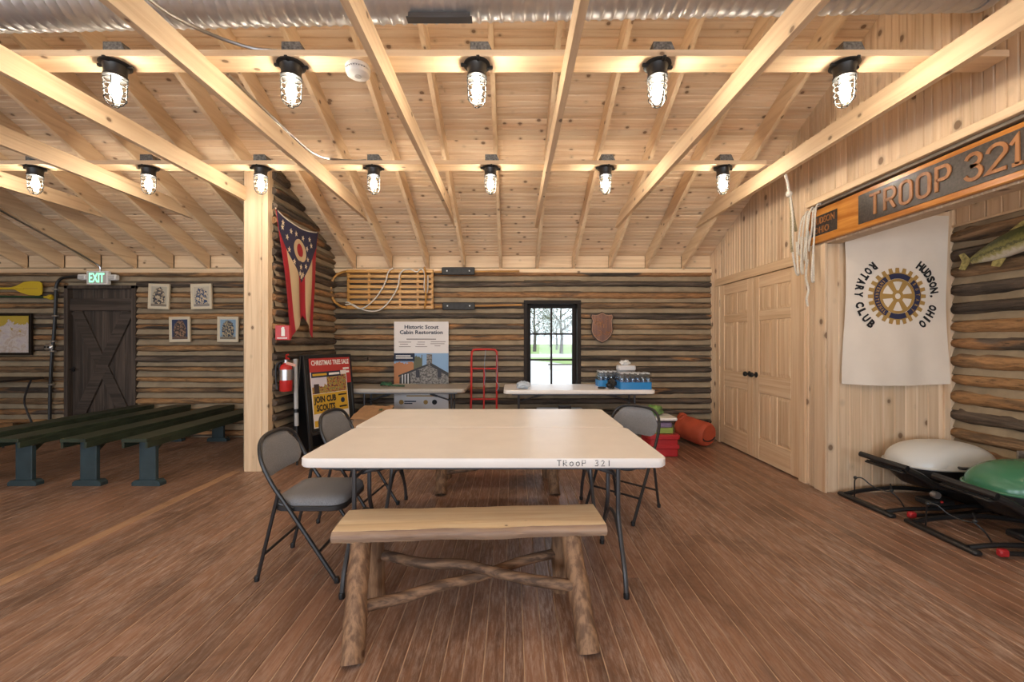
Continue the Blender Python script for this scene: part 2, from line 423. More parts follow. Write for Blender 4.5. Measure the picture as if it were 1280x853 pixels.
def fabric(name, c):
    m, nt, b = new_mat(name); v, raw = obj_coord(nt, True, (60, 60, 9)); n = noise_tex(nt, v, 8, 3, .7)
    col = ramp(nt, n, [(.35, tuple(x * .7 for x in c)), (.65, tuple(x * 1.25 for x in c))])
    nt.links.new(col, b.inputs['Base Color']); b.inputs['Roughness'].default_value = .9; bump(nt, b, n, .2, .002); return m
M['fabric'] = fabric('chair_fabric', (.215, .215, .225))
def glass_mat(name, gloss=.10, tint=(1, 1, 1), rough=.02, boost=.7):
    m, nt, b = new_mat(name); nt.nodes.remove(b)
    t = nt.nodes.new('ShaderNodeBsdfTransparent'); t.inputs[0].default_value = (*tint, 1)
    g = nt.nodes.new('ShaderNodeBsdfGlossy'); g.inputs['Roughness'].default_value = rough
    mx = nt.nodes.new('ShaderNodeMixShader'); fr = nt.nodes.new('ShaderNodeLayerWeight'); fr.inputs[0].default_value = .5
    k4 = nt.nodes.new('ShaderNodeMath'); k4.operation = 'POWER'; k4.inputs[1].default_value = 4.0; nt.links.new(fr.outputs['Facing'], k4.inputs[0])
    k = nt.nodes.new('ShaderNodeMath'); k.operation = 'MULTIPLY_ADD'; k.inputs[1].default_value = boost; k.inputs[2].default_value = gloss; k.use_clamp = True
    nt.links.new(k4.outputs[0], k.inputs[0]); nt.links.new(k.outputs[0], mx.inputs[0])
    nt.links.new(t.outputs[0], mx.inputs[1]); nt.links.new(g.outputs[0], mx.inputs[2]); nt.links.new(mx.outputs[0], nt.nodes['Material Output'].inputs[0]); return m
M['glass'] = glass_mat('clear_glass', .010, boost=.25)
M['jar'] = glass_mat('lamp_glass', .03, (.97, .96, .94), .05, .25)
M['film'] = glass_mat('clear_film', .10, (.93, .95, .98), .12)
M['bottle'] = glass_mat('water_bottle', .18, (.70, .82, .92), .05)
def emit(name, c, s):
    m, nt, b = new_mat(name); b.inputs['Base Color'].default_value = (*c, 1); b.inputs['Emission Color'].default_value = (*c, 1); b.inputs['Emission Strength'].default_value = s; return m
M['bulb'] = emit('bulb_glow', (1.0, .89, .73), LAMP)
M['exit_glow'] = emit('exit_letters', (.30, .95, .55), 1.1)

# ================================================================== THE SETTING
FAR, GAB, RGT, PAR, LFT, NEAR = (ROOM[k] for k in ('far', 'gable', 'right', 'part', 'left', 'near'))
# ---- floor
fl = struct(MB().box(((LFT + RGT) / 2, (NEAR + FAR + .2) / 2, -.028), (RGT - LFT + .3, FAR - NEAR + .3, .05)).build('floor', M['seam'], smooth=False))
PW = .0825
def plank(x0, x1, y0, y1, mat):
    b = MB(); c = .0025; zt = random.uniform(-.0006, .0006)
    ys = [y0, y1]
    prof = [(x0, -.004), (x0, zt - c), (x0 + c, zt), (x1 - c, zt), (x1, zt - c), (x1, -.004)]
    b.prism([(p[0], p[1]) for p in prof], -y1, -y0, mat3((1, 0, 0), (0, 0, 1), (0, -1, 0)))
    return b.build('plank', mat, fl, smooth=False)
i = 0; x = LFT
while x < RGT - .01:
    x1 = min(x + PW, RGT); g = .0024
    j = random.uniform(.6, 4.6)
    m_ = M['floor_new'] if -2.86 < x < -2.77 else M['floor']
    if m_ is M['floor_new']: plank(x + g, x1 - g, NEAR, 4.3, m_); plank(x + g, x1 - g, 4.304, FAR, M['floor'])
    else: plank(x + g, x1 - g, NEAR, j, m_); plank(x + g, x1 - g, j + .003, FAR, m_)
    x = x1
# ---- logs and chinking
def log(name_parent, L, rd, rh, loc, rz, seed, mat, cut=0.0, nmax=.2):
    nx = max(6, int(L / .07)); n = 12; b = MB(); vs = []; fs = []
    for i in range(nx + 1):
        x = L * i / nx
        oy = noise.noise((x * .8, seed * 3.1, 0)) * .014; oz = noise.noise((x * .7, 5.5, seed * 2.3)) * .016
        k0 = 1 + .22 * noise.noise((x * 1.3, seed, 9.1))
        for k in range(n):
            a = 2 * PI * k / n
            q = k0 * (1 + nmax * noise.noise((x * 5, math.cos(a) * 1.6 + seed * 7, math.sin(a) * 1.6)) + .16 * noise.noise((x * 14, math.cos(a) * 4 + seed, math.sin(a) * 4)))
            e = 1.0 if 0 < i < nx else .82
            vs.append((min(max(x - cut * math.sin(a) * 0, 0), L), oy + rd * q * e * math.cos(a), oz + rh * q * e * math.sin(a)))
    for i in range(nx):
        for k in range(n):
            l = (k + 1) % n; fs.append((i * n + k, i * n + l, (i + 1) * n + l, (i + 1) * n + k))
    fs.append(tuple(range(n - 1, -1, -1))); fs.append(tuple(nx * n + k for k in range(n)))
    b.add(vs, fs); return b.build('log', mat, name_parent, loc=loc, rot=(0, 0, rz), ang=60)
def chink(b, x0, x1, z0, z1, h, org, dx, dn, ph=0.0, top=None):
    """mortar sheet: horizontal run x0..x1 along direction dx from org, outward normal dn"""
    nx = max(2, int((x1 - x0) / .10)); nz = max(3, int((z1 - z0) / h * 7))
    def fn(u, v):
        x = x0 + (x1 - x0) * u; z = z0 + (z1 - z0) * v
        if top is not None: z = min(z, top(x))
        p = ((z - ph) / h) % 1.0
        q = (p - .68) % 1.0                      # 0 at the top of a log, going up to .64 at the bottom of the next
        d = (.014 + .042 * max(0, 1 - q / .60)) if q < .60 else 0.0
        d += .012 * noise.noise((x * 4, z * 9, 1.7)) + .010 * noise.noise((x * 1.3, z * 3, 6.7))
        return (org[0] + dx[0] * x + dn[0] * d, org[1] + dx[1] * x + dn[1] * d, z)
    b.grid(nx, nz, fn); return b
def log_run(parent, x0, x1, z, rd, rh, org, dx, dn, rz, mat, seed, off=.018):
    L = x1 - x0
    if L < .05: return
    log(parent, L, rd, rh, (org[0] + dx[0] * x0 + dn[0] * off, org[1] + dx[1] * x0 + dn[1] * off, z), rz, seed, mat)
H = .1455
# far wall of the main room
WX0, WX1, WZ0, WZ1 = .166, .94, .60, 1.875
b = MB(); org = (0, FAR, 0)
for (a0, a1, c0, c1) in ((PAR - .1, WX0, 0, 2.33), (WX1, GAB + .02, 0, 2.33), (WX0, WX1, 0, WZ0), (WX0, WX1, WZ1, 2.33)):
    chink(b, a0, a1, c0, c1, H, org, (1, 0), (0, -1))
for (a0, a1, c0, c1) in ((PAR - .3, WX0, -.05, 2.5), (WX1, RGT + .3, -.05, 2.5), (WX0, WX1, -.05, WZ0), (WX0, WX1, WZ1, 2.5)):
    b.box(((a0 + a1) / 2, FAR + .14, (c0 + c1) / 2), (a1 - a0, .2, c1 - c0))
wall_far = struct(b.build('wall_far', M['chink']))
for k in range(16):
    z = (k + .40) * H
    runs = [(PAR + .02, GAB + .02)]
    if k in (4, 7, 12): runs = [(PAR + .02, -1.98), (-1.96, GAB + .02)]
    if k in (9,): runs = [(PAR + .02, -1.35), (-1.33, GAB + .02)]
    out = []
    for (a0, a1) in runs:
        if WZ0 - .05 < z < WZ1 + .05 and a1 > WX1:
            out += [(a0, WX0 - .004), (WX1 + .004, a1)]
        else: out.append((a0, a1))
    for q, (a0, a1) in enumerate(out):
        log_run(wall_far, a0, a1, z, .046 + .008 * random.random(), .030 + .015 * random.random(), org, (1, 0), (0, -1), 0, M['log_warm'] if random.random() < .18 else M['log'], k * 3.7 + q * 1.9 + 1)
# far wall of the left room, with its plank door
DX0, DX1, DZ = -6.13, -5.15, 2.08
b = MB(); org = (0, FAR, 0)
for (a0, a1, c0, c1) in ((LFT, DX0, 0, 2.33), (DX1, PAR - .2, 0, 2.33), (DX0, DX1, DZ, 2.33)):
    chink(b, a0, a1, c0, c1, H, org, (1, 0), (0, -1)); b.box(((a0 + a1) / 2, FAR + .14, (c0 + c1) / 2 + .05), (a1 - a0, .2, c1 - c0 + .15))
wall_fl = struct(b.build('wall_far_left', M['chink']))
for k in range(16):
    z = (k + .40) * H
    out = [(LFT, DX0 - .004), (DX1 + .004, PAR - .2)] if z < DZ + .02 else [(LFT, PAR - .2)]
    for q, (a0, a1) in enumerate(out):
        log_run(wall_fl, a0, a1, z, .046 + .008 * random.random(), .030 + .015 * random.random(), org, (1, 0), (0, -1), 0, M['log_warm'] if random.random() < .42 else M['log'], k * 5.1 + q * 2.9 + 31)
# partition log wall (flag wall), running from the post to the far wall
b = MB(); HP = .156; PY0 = 4.36
ptop = lambda yy: roof_z(PY0 + yy)
chink(b, 0, FAR - PY0, 0, 3.18, HP, (PAR - .02, PY0), (0, 1), (1, 0), top=ptop)
pp = [(PY0, -.05), (FAR, -.05), (FAR, roof_z(FAR)), (PY0, roof_z(PY0))]
b.prism(pp, -.30, -.055, mat3((0, 1, 0), (0, 0, 1), (1, 0, 0), (PAR, 0, 0)))
wall_p = struct(b.build('wall_partition', M['chink']))
for k in range(20):
    z = (k + .40) * HP
    ye = FAR if z < 2.46 else FAR - (z + .02 - 2.49) / SL
    if ye - PY0 < .12: break
    log_run(wall_p, 0, min(ye, FAR) - PY0, z, .054, .039 + .008 * random.random(), (PAR - .02, PY0), (0, 1), (1, 0), R(90), M['log_warm'] if random.random() < (.2 if k < 12 else .45) else M['log'], k * 4.3 + 77)
# right-hand log wall of the alcove
b = MB(); chink(b, 0, 3.7 - NEAR, 0, 2.31, .154, (RGT, 3.7), (0, -1), (-1, 0))
b.box((RGT + .14, (FAR + .2 + NEAR) / 2, 1.4), (.2, FAR + .2 - NEAR, 2.9))
wall_r = struct(b.build('wall_right', M['chink']))
for k in range(15):
    z = (k + .42) * .154
    log_run(wall_r, .0, 3.7 - .5, z, .064, .054 + .010 * random.random(), (RGT, 3.7), (0, -1), (-1, 0), R(-90), M['log_warm'] if random.random() < .55 else M['log'], k * 6.1 + 131, off=.012)
# ---- tongue-and-groove helpers
def tg_poly(w_, t=.018, bead=True):
    c = .0075
    p = [(-w_ / 2 + .0004, t), (-w_ / 2 + .0004, c), (-w_ / 2 + c, 0)]
    if bead: p += [(-.005, 0), (0, .007), (.005, 0)]
    return p + [(w_ / 2 - c, 0), (w_ / 2 - .0004, c), (w_ / 2 - .0004, t)]
# ---- ceiling: roof deck boards, rafters, ties and light boards
RIDGE = 1.2
nrm = math.hypot(1, SL); dsl = (0, -1 / nrm, SL / nrm); dnm = (0, SL / nrm, 1 / nrm)
b = MB()
b.add([(LFT, FAR + .3, roof_z(FAR + .3) + .03), (GAB + .2, FAR + .3, roof_z(FAR + .3) + .03), (GAB + .2, RIDGE, roof_z(RIDGE) + .03), (LFT, RIDGE, roof_z(RIDGE) + .03),
       (LFT, NEAR - .2, roof_z(NEAR - .2) + .02), (GAB + .2, NEAR - .2, roof_z(NEAR - .2) + .02)], [(0, 1, 2, 3), (3, 2, 5, 4)])
ceil = struct(b.build('ceiling', M['pine_x'], smooth=False))
BP = .118; nb = int((FAR - RIDGE) * nrm / BP) + 1
for k in range(nb):
    s_ = (k + .5) * BP
    o_ = (0, FAR + dsl[1] * s_, roof_z(FAR) + dsl[2] * s_)
    j = -2.6 + .5018 * random.randint(-6, 6)
    for (a0, a1) in ((LFT, j - .001), (j + .001, GAB)):
        bb = MB().prism(tg_poly(BP), a0, a1, mat3(dsl, dnm, (1, 0, 0), o_)); bb.build('ceiling_board', M['pine_x'], ceil, smooth=False)
RAF = [.345 + .5018 * j for j in range(-16, 6)]
for xr in RAF:
    if xr > GAB - .03: continue
    pp = [(FAR - .03, 2.31), (FAR - .03, roof_z(FAR - .03) - .001), (RIDGE + .02, roof_z(RIDGE + .02) - .001), (RIDGE + .02, roof_z(RIDGE + .02) - .2)]
    MB().prism(pp, xr - .019, xr + .019, mat3((0, 1, 0), (0, 0, 1), (1, 0, 0))).build('rafter', M['lumber_y'], ceil, smooth=False)
TIES = [.304 + 1.0035 * k for k in range(-8, 3)]
for xt in TIES:
    z0, z1 = 2.74, 2.88
    y0 = FAR - (z0 - 2.49) / SL; y1 = FAR - (z1 - 2.49) / SL
    pp = [(y0, z0), (y1, z1), (2 * RIDGE - y1, z1), (2 * RIDGE - y0, z0)]
    MB().prism(pp, xt - .019, xt + .019, mat3((0, 1, 0), (0, 0, 1), (1, 0, 0))).build('tie_beam', M['lumber_y'], ceil, smooth=False)
LB = [(2.392, -2.82, GAB - .005), (3.815, -6.3, 2.25), (.97, -6.3, GAB - .005), (-.45, -6.3, GAB - .005)]  # last two boards are out of frame, added to carry the added lamps
for (yy, a0, a1) in LB:
    MB().box(((a0 + a1) / 2, yy, 2.899), (a1 - a0, .142, .037), .002).build('light_board', M['lumber_x'], ceil, smooth=False)
# blocking between the rafters and the top plate, on the far wall
xs = sorted(RAF)
for a, c in zip(xs[:-1], xs[1:]):
    if a > GAB - .03: continue
    a0, a1 = a + .02, min(c - .02, GAB)
    if a0 < PAR - .05 < a1:
        MB().box(((a0 + PAR - .25) / 2, FAR - .0, 2.40), (PAR - .25 - a0, .03, .185), .001).build('blocking', M['lumber_x'], ceil, smooth=False); a0 = PAR - .02
    MB().box(((a0 + a1) / 2, FAR - .0, 2.40), (a1 - a0, .03, .185), .001).build('blocking', M['lumber_x'], ceil, smooth=False)
for n_, (a0, a1) in enumerate(((PAR, GAB), (LFT, PAR - .2))):
    struct(MB().box(((a0 + a1) / 2, FAR + .0, 2.281), (a1 - a0, .15, .055), .002).build('trim_%d' % (n_ + 1), M['lumber_x'], smooth=False))
# ---- gable wall of vertical boards over the closet doors and the alcove
CY0, CY1, CZ = 4.02, 5.55, 2.045           # closet door opening
CF = 3.70                                   # closet front face
b = MB()
def gslab(y0, y1, z0, f=True):
    b.prism([(y0, z0), (y1, z0), (y1, roof_z(y1)), (y0, roof_z(y0))], .02, .13, mat3((0, 1, 0), (0, 0, 1), (1, 0, 0), (GAB, 0, 0)))
gslab(CY1, FAR, 0); gslab(CY0, CY1, CZ); gslab(CF + .03, CY0, 0); gslab(RIDGE, CF + .03, 2.17); gslab(NEAR, RIDGE, 2.17)
wall_g = struct(b.build('wall_gable', M['closet'], smooth=False))
y = FAR; GW = .118
def vboard(y0, y1, z0, mat=None):
    wv = y1 - y0
    bb = MB().prism(tg_poly(wv, bead=True), z0, 9.0, mat3((0, -1, 0), (1, 0, 0), (0, 0, 1), (GAB, (y0 + y1) / 2, 0)))
    bb.v = [(p[0], p[1], roof_z(p[1]) - .002 if p[2] > 8 else p[2]) for p in bb.v]
    bb.build('wall_board', mat or M['closet'], wall_g, smooth=False)
while y > NEAR + .01:
    y0 = max(y - GW, NEAR)
    for lim in (CY1, CY0, CF - .002):
        if y > lim + 1e-4 and y0 < lim + .02: y0 = lim
    z0 = 0 if y0 >= CY1 - 1e-4 else CZ if y0 >= CY0 - 1e-4 else 0 if y0 >= CF - .003 else 2.17
    if y0 > .6: vboard(y0, y, z0)
    else:
        vboard(max(NEAR, y - .6), y, z0); y0 = max(NEAR, y - .6)
    y = y0
# closet front (faces the camera), boards, corner trims
b = MB().box(((GAB + RGT) / 2 + .012, CF + .08, 1.375), (RGT - GAB - .024, .10, 2.75))
wall_c = struct(b.build('wall_closet', M['closet'], smooth=False))
xx = GAB + .02
while xx < RGT - .005:
    x1 = min(xx + .098, RGT)
    MB().prism(tg_poly(x1 - xx, t=.03, bead=False), 0, 2.75, mat3((1, 0, 0), (0, 1, 0), (0, 0, 1), ((xx + x1) / 2, CF, 0))).build('wall_board', M['closet'], wall_c, smooth=False)
    xx = x1
MB().box((GAB - .008, CF + .040, 1.085), (.02, .130, 2.17), .002).build('corner_trim', M['closet'], wall_c, smooth=False)
MB().box((RGT - .105, CF - .008, 1.16), (.05, .018, 2.32), .002).build('corner_trim', M['closet'], wall_c, smooth=False)
# boards above the logs on the right wall, alcove ceiling
yb = CF
while yb > 1.0:
    MB().prism(tg_poly(.118, bead=False), 2.31, 2.76, mat3((0, -1, 0), (1, 0, 0), (0, 0, 1), (RGT - .02, yb - .059, 0))).build('wall_board', M['closet'], wall_r, smooth=False)
    yb -= .118
MB().box((RGT - .03, 2.35, 2.318), (.05, 2.7, .02), .002).build('ledge', M['lumber_y'], wall_r, smooth=False)
struct(MB().box(((GAB + RGT) / 2 + .1, (CF + NEAR) / 2, 2.78), (RGT - GAB + .1, CF - NEAR, .03)).build('ceiling_alcove', M['pine_y'], smooth=False))
# ledge trim over the carved sign, with a gray strip coloured as its shaded underside
struct(MB().box((GAB - .05, (3.80 + NEAR) / 2, 2.535), (.10, 3.80 - NEAR, .055), .003).build('trim_3', M['lumber_y'], smooth=False))
struct(MB().box((GAB - .03, (3.78 + NEAR) / 2, 2.495), (.075, 3.78 - NEAR, .022), .002).build('trim_4', M['gray_wood'], smooth=False))
# door casing of the closet
for n_, (c_, d_) in enumerate((((GAB - .009, CY1 + .032, 1.02), (.02, .062, 2.045)), ((GAB - .009, CY0 - .045, 1.02), (.02, .088, 2.045)), ((GAB - .012, (CY0 + CY1) / 2 - .01, 2.092), (.028, 1.72, .095)))):
    struct(MB().box(c_, d_, .002).build('trim_%d' % (5 + n_), M['door_pine'] if n_ < 2 else M['lumber_y'], smooth=False))
# closet interior darkness behind the doors
struct(MB().box(((GAB + RGT) / 2 + .12, (CF + FAR) / 2, 2.78), (RGT - GAB - .06, FAR - CF + .2, .03)).build('ceiling_closet', M['closet'], smooth=False))
# ---- closet doors
def panel_door(name, yc, knob_side):
    W_, Hh = .758, 2.025; d = struct(MB().box((0, 0, Hh / 2), (.018, W_, Hh)).build(name, M['door_pine'], smooth=False, loc=(GAB + .012, yc, .014)))
    def bar(y0, y1, z0, z1, m_, nm): MB().box((-.014, (y0 + y1) / 2, (z0 + z1) / 2), (.014, y1 - y0, z1 - z0), .003).build(nm, M[m_], d, smooth=False)
    st = .112; ms = .095; zs = [0, .235, .735, .935, 1.535, 1.64, 1.895, Hh]
    bar(-W_ / 2, -W_ / 2 + st, 0, Hh, 'door_pine', 'stile'); bar(W_ / 2 - st, W_ / 2, 0, Hh, 'door_pine', 'stile')
    for q in (0, 2, 4, 6): bar(-W_ / 2 + st, W_ / 2 - st, zs[q], zs[q + 1], 'door_pine_y', 'rail')
    for q in (1, 3, 5):
        bar(-ms / 2, ms / 2, zs[q], zs[q + 1], 'door_pine', 'stile')
        for sg in (-1, 1):
            y0 = ms / 2 if sg > 0 else -W_ / 2 + st; y1 = W_ / 2 - st if sg > 0 else -ms / 2
            z0, z1 = zs[q], zs[q + 1]; bb = MB(); i_ = .038; g = .004
            R1 = [(-.010, y0 + g, z0 + g), (-.010, y1 - g, z0 + g), (-.010, y1 - g, z1 - g), (-.010, y0 + g, z1 - g)]
            R2 = [(-.019, y0 + i_, z0 + i_), (-.019, y1 - i_, z0 + i_), (-.019, y1 - i_, z1 - i_), (-.019, y0 + i_, z1 - i_)]
            bb.add(R1 + R2, [(0, 1, 5, 4), (1, 2, 6, 5), (2, 3, 7, 6), (3, 0, 4, 7), (4, 5, 6, 7)]); bb.build('panel', M['door_pine'], d, smooth=False)
    kb = MB().lathe([(.0, 0), (.030, 0), (.032, .006), (.012, .012), (.010, .032), (.022, .040), (.029, .052), (.026, .066), (.012, .073), (.0, .074)], 18, TR(-.02, knob_side * (W_ / 2 - .062), .93) @ RY(R(-90)))
    kb.build('knob', M['black'], d)
    for z in (.23, 1.02, 1.80): MB().box((-.016, -knob_side * (W_ / 2 + .006), z), (.014, .018, .09), .002).build('hinge', M['black'], d)
panel_door('door_1', CY1 - .38, -1); panel_door('door_2', CY0 + .38 + .004, 1)
# ---- window in the far wall
win = struct(MB().build('window_1', M['window_brown']))
b = MB(); fw = .055
def frame_bars(b, x0, x1, z0, z1, y, t, w_):
    b.box(((x0 + x1) / 2, y, z1 - w_ / 2), (x1 - x0, t, w_), .003); b.box(((x0 + x1) / 2, y, z0 + w_ / 2), (x1 - x0, t, w_), .003)
    b.box((x0 + w_ / 2, y, (z0 + z1) / 2), (w_, t, z1 - z0 - 2 * w_ + .002), .003); b.box((x1 - w_ / 2, y, (z0 + z1) / 2), (w_, t, z1 - z0 - 2 * w_ + .002), .003)
frame_bars(b, WX0 - .004, WX1 + .004, WZ0 - .004, WZ1 + .004, FAR + .02, .16, .05); b.build('casing', M['window_brown'], win)
b = MB(); frame_bars(b, WX0 + .046, WX1 - .046, WZ0 + .046, WZ1 - .046, FAR + .10, .05, .05); b.build('sash', M['window_brown'], win)
gx0, gx1, gz0, gz1 = WX0 + .095, WX1 - .095, WZ0 + .095, WZ1 - .095
b = MB(); b.box(((gx0 + gx1) / 2, FAR + .098, (gz0 + gz1) / 2), (.024, .030, gz1 - gz0), .002); b.build('muntin', M['window_brown'], win)
for q in (1, 2):
    b = MB(); b.box(((gx0 + gx1) / 2, FAR + .098, gz0 + (gz1 - gz0) * q / 3), (gx1 - gx0, .028, .024), .002); b.build('muntin', M['window_brown'], win)
for i in range(2):
    for j in range(3):
        x0 = gx0 + (gx1 - gx0) * i / 2 + .006; x1 = gx0 + (gx1 - gx0) * (i + 1) / 2 - .006; z0 = gz0 + (gz1 - gz0) * j / 3 + .006; z1 = gz0 + (gz1 - gz0) * (j + 1) / 3 - .006
        MB().box(((x0 + x1) / 2, FAR + .10, (z0 + z1) / 2), (x1 - x0, .004, z1 - z0)).build('pane', M['glass'], win, smooth=False)
# ---- outer room shell out of view: near wall with assumed windows, left wall
b = MB(); wz0, wz1 = .8, 2.1; edges = [LFT - .1]
for wx in (-6.2, -3.6, -.9, 1.6): edges += [wx - .62, wx + .62]
edges.append(RGT + .2)
for k in range(len(edges) - 1):
    a0, a1 = edges[k], edges[k + 1]
    if k % 2 == 0: b.box(((a0 + a1) / 2, NEAR - .1, 1.3), (a1 - a0, .2, 2.7))
    else:
        b.box(((a0 + a1) / 2, NEAR - .1, (wz0 - .05) / 2), (a1 - a0, .2, wz0 + .05)); b.box(((a0 + a1) / 2, NEAR - .1, (wz1 + 2.65) / 2), (a1 - a0, .2, 2.65 - wz1))
struct(b.build('wall_near', M['chink'], smooth=False))
b = MB().prism([(NEAR - .2, -.05), (FAR + .25, -.05), (FAR + .25, roof_z(FAR + .25)), (RIDGE, roof_z(RIDGE)), (NEAR - .2, roof_z(NEAR - .2))], -.2, 0, mat3((0, 1, 0), (0, 0, 1), (1, 0, 0), (LFT, 0, 0)))
struct(b.build('wall_left', M['chink'], smooth=False))
# ---- plank door in the left room
d3 = struct(MB().box(((DX0 + DX1) / 2, FAR + .045, 1.03), (DX1 - DX0, .02, 2.06)).build('door_3', M['dark_door'], smooth=False))
b = MB()
for c_, d_ in (((DX0 + .025, FAR - .0, 1.04), (.05, .13, 2.08)), ((DX1 - .03, FAR, 1.04), (.06, .13, 2.08)), (((DX0 + DX1) / 2, FAR, DZ - .02), (DX1 - DX0, .13, .045))): b.box(c_, d_, .003)
b.build('door_frame', M['dark_door'], d3, smooth=False)
pw = (DX1 - .06 - DX0 - .05) / 6
for k in range(6): MB().box((DX0 + .05 + (k + .5) * pw, FAR + .02, 1.03), (pw - .004, .03, 2.04), .004).build('plank', M['dark_door'], d3, smooth=False)
M['dark_door_x'] = wood('dark_door_rail', (.078, .057, .045), (.038, .028, .022), 'x', knots=.03, rough=.6, grain=20)
MB().box(((DX0 + DX1) / 2 - .025, FAR - .012, 1.82), (.88, .034, .17), .004).build('rail', M['dark_door_x'], d3, smooth=False)
MB().box(((DX0 + DX1) / 2 - .005, FAR - .012, .12), (.86, .034, .17), .004).build('rail', M['dark_door_x'], d3, smooth=False)
for sg in (-1, 1):
    L_ = math.hypot(.72, 1.53); an = math.atan2(1.53, .72) * sg
    MB().box((0, 0, 0), (L_, .030 + .002 * sg, .145), .004, TR((DX0 + DX1) / 2 - .005, FAR - .010, .97) @ RY(-an)).build('brace', M['dark_door_x'], d3, smooth=False)
b = MB().box((DX0 + .075, FAR - .005, .93), (.035, .02, .06), .004).tube([(DX0 + .075, FAR - .01, .93), (DX0 + .075, FAR - .05, .93), (DX0 + .14, FAR - .055, .93)], .010, 8); b.build('handle', M['black'], d3)
for z in (.3, 1.15, 1.9): MB().box((DX1 - .062, FAR - .003, z), (.02, .02, .09), .002).build('hinge', M['black'], d3)
# ---- post at the end of the partition
pst = struct(MB().box((-2.618, 4.335, 1.55), (.175, .11, 3.10), .003).build('post', M['lumber_z'], smooth=False))
MB().box((-2.498, 4.338, 1.55), (.062, .104, 3.09), .002).build('side_board', M['lumber_z'], pst, smooth=False)
MB().box((-2.705 - .004, 4.36, 1.55), (.006, .07, 3.06), .001).build('side_board', M['lumber_z'], pst, smooth=False)

# ================================================================== LAMPS AND CEILING FITTINGS
def make_lamp():
    t = thing('caged_lamp', '', 'lamp')
    MB().lathe([(0, 0), (.074, 0), (.076, -.008), (.060, -.014), (.054, -.030), (.052, -.062), (.056, -.066), (.056, -.078), (.048, -.082), (0, -.082)][::-1], 20).box((.064, .012, -.010), (.05, .018, .016), .003).box((-.064, -.012, -.010), (.05, .018, .016), .003).box((.012, -.064, -.010), (.018, .05, .016), .003).build('canopy', M['lamp_black'], t)
    MB().lathe([(.043, -.080), (.044, -.095), (.042, -.190), (.034, -.212), (.018, -.222), (0, -.224)][::-1], 20).build('glass_jar', M['jar'], t)
    MB().lathe([(0, -.085), (.013, -.087), (.015, -.105), (.026, -.130), (.030, -.152), (.025, -.174), (.012, -.186), (0, -.188)][::-1], 12).build('bulb', M['bulb'], t)
    cg = MB()
    for z, r_ in ((-.094, .054), (-.128, .0525), (-.162, .052), (-.196, .049)):
        cg.tube([(r_ * math.cos(2 * PI * k / 16), r_ * math.sin(2 * PI * k / 16), z) for k in range(16)], .0030, 5, closed=True)
    cg.tube([(.016 * math.cos(2 * PI * k / 10), .016 * math.sin(2 * PI * k / 10), -.236) for k in range(10)], .0030, 5, closed=True)
    for k in range(4):
        a = 2 * PI * k / 4 + .4; c_, s_ = math.cos(a), math.sin(a)
        cg.tube([(.054 * c_, .054 * s_, -.085), (.0525 * c_, .0525 * s_, -.14), (.049 * c_, .049 * s_, -.20), (.034 * c_, .034 * s_, -.226), (.016 * c_, .016 * s_, -.236)], .0030, 5)
    cg.build('wire_cage', M['lamp_black'], t)
    return t
lamp0 = make_lamp(); lamp_used = [False]
def make_jbox():
    b = MB().prism([(-.055, 0), (.075, 0), (.045, .066), (-.055, .066)], -.05, .05, mat3((1, 0, 0), (0, 0, 1), (0, -1, 0)), bev=0)
    return b.build('junction_box', M['galv_box'], smooth=False)
jb0 = make_jbox(); jb_used = [False]
LROWS = [
    (2.392, [(-2.237, 'at the free end of the duct-side light board'), (-1.245, 'beside the smoke detector'), (-.198, 'below the duct register'), (.820, 'between the register lamp and the sign lamp'), (1.876, 'nearest the carved troop sign')]),
    (3.815, [(-4.29, 'over the green bench farthest from the post'), (-3.27, 'over the green benches, next to the post lamp'), (-2.26, 'right in front of the wooden post'), (-1.244, 'on the wall-side board, above the cabin poster'), (-.194, 'on the wall-side board above the white tables'), (.841, 'on the wall-side board, in line with the window'), (1.898, 'nearest the closet doors')]),
    (.97, [(x_, None) for x_ in (-4.29, -2.24, -.2, 1.88)]), (-.45, [(x_, None) for x_ in (-4.29, -2.24, -.2, 1.88)])]  # out-of-frame lamp rows, added to light the room
def put_lamp(x_, y_, z_):
    l = copy_tree(lamp0) if lamp_used[0] else lamp0; lamp_used[0] = True; l.location = (x_, y_, z_); return l
for r_, (yy, row) in enumerate(LROWS):
    for xl, where in row:
        l = put_lamp(xl, yy, 2.8805)
        if where:
            l['label'] = 'black caged jar lamp ' + where; l['group'] = 'caged lamps on the light boards'
            j = jb0 if not jb_used[0] else copy_tree(jb0); jb_used[0] = True
            j.location = (xl + (.01 if r_ else .02), yy + .012, 2.918)
            tag(j, 'gray junction box over the lamp ' + where, 'junction box', 'junction boxes on the light boards')
        else: l['label'] = 'added unseen caged jar lamp above the near side of the room'; l['group'] = 'added unseen lamps above the near side of the room'
for yy in (1.75, -.6):  # assumed out-of-frame lamps, added to light the alcove
    l = put_lamp(3.32, yy, 2.7645); l['label'] = 'assumed unseen black caged jar lamp on the alcove ceiling'; l['group'] = 'assumed unseen caged lamps on the alcove ceiling'
# smoke detector
t = thing('smoke_detector', 'round white smoke detector under the light board', 'smoke detector', (-.875, 2.41, 2.88))
MB().lathe([(0, 0), (.066, 0), (.069, -.006), (.069, -.020), (.060, -.024)][::-1], 24).build('base', M['white'], t)
MB().lathe([(0, -.024), (.064, -.024), (.067, -.032), (.062, -.048), (.048, -.055), (0, -.056)][::-1], 24).build('cover', M['white'], t)
MB().lathe([(.0, -.0555), (.018, -.0555), (.018, -.0585), (0, -.0585)][::-1], 16).build('test_button', M['clear'], t)
b = MB()
for k in range(-4, 5): b.box((.0, 0, -.028), (.02, .003, .004), 0, RZ(R(-90 + k * 12)) @ TR(.060, 0, 0))
b.build('vent_slot', M['black'], t)
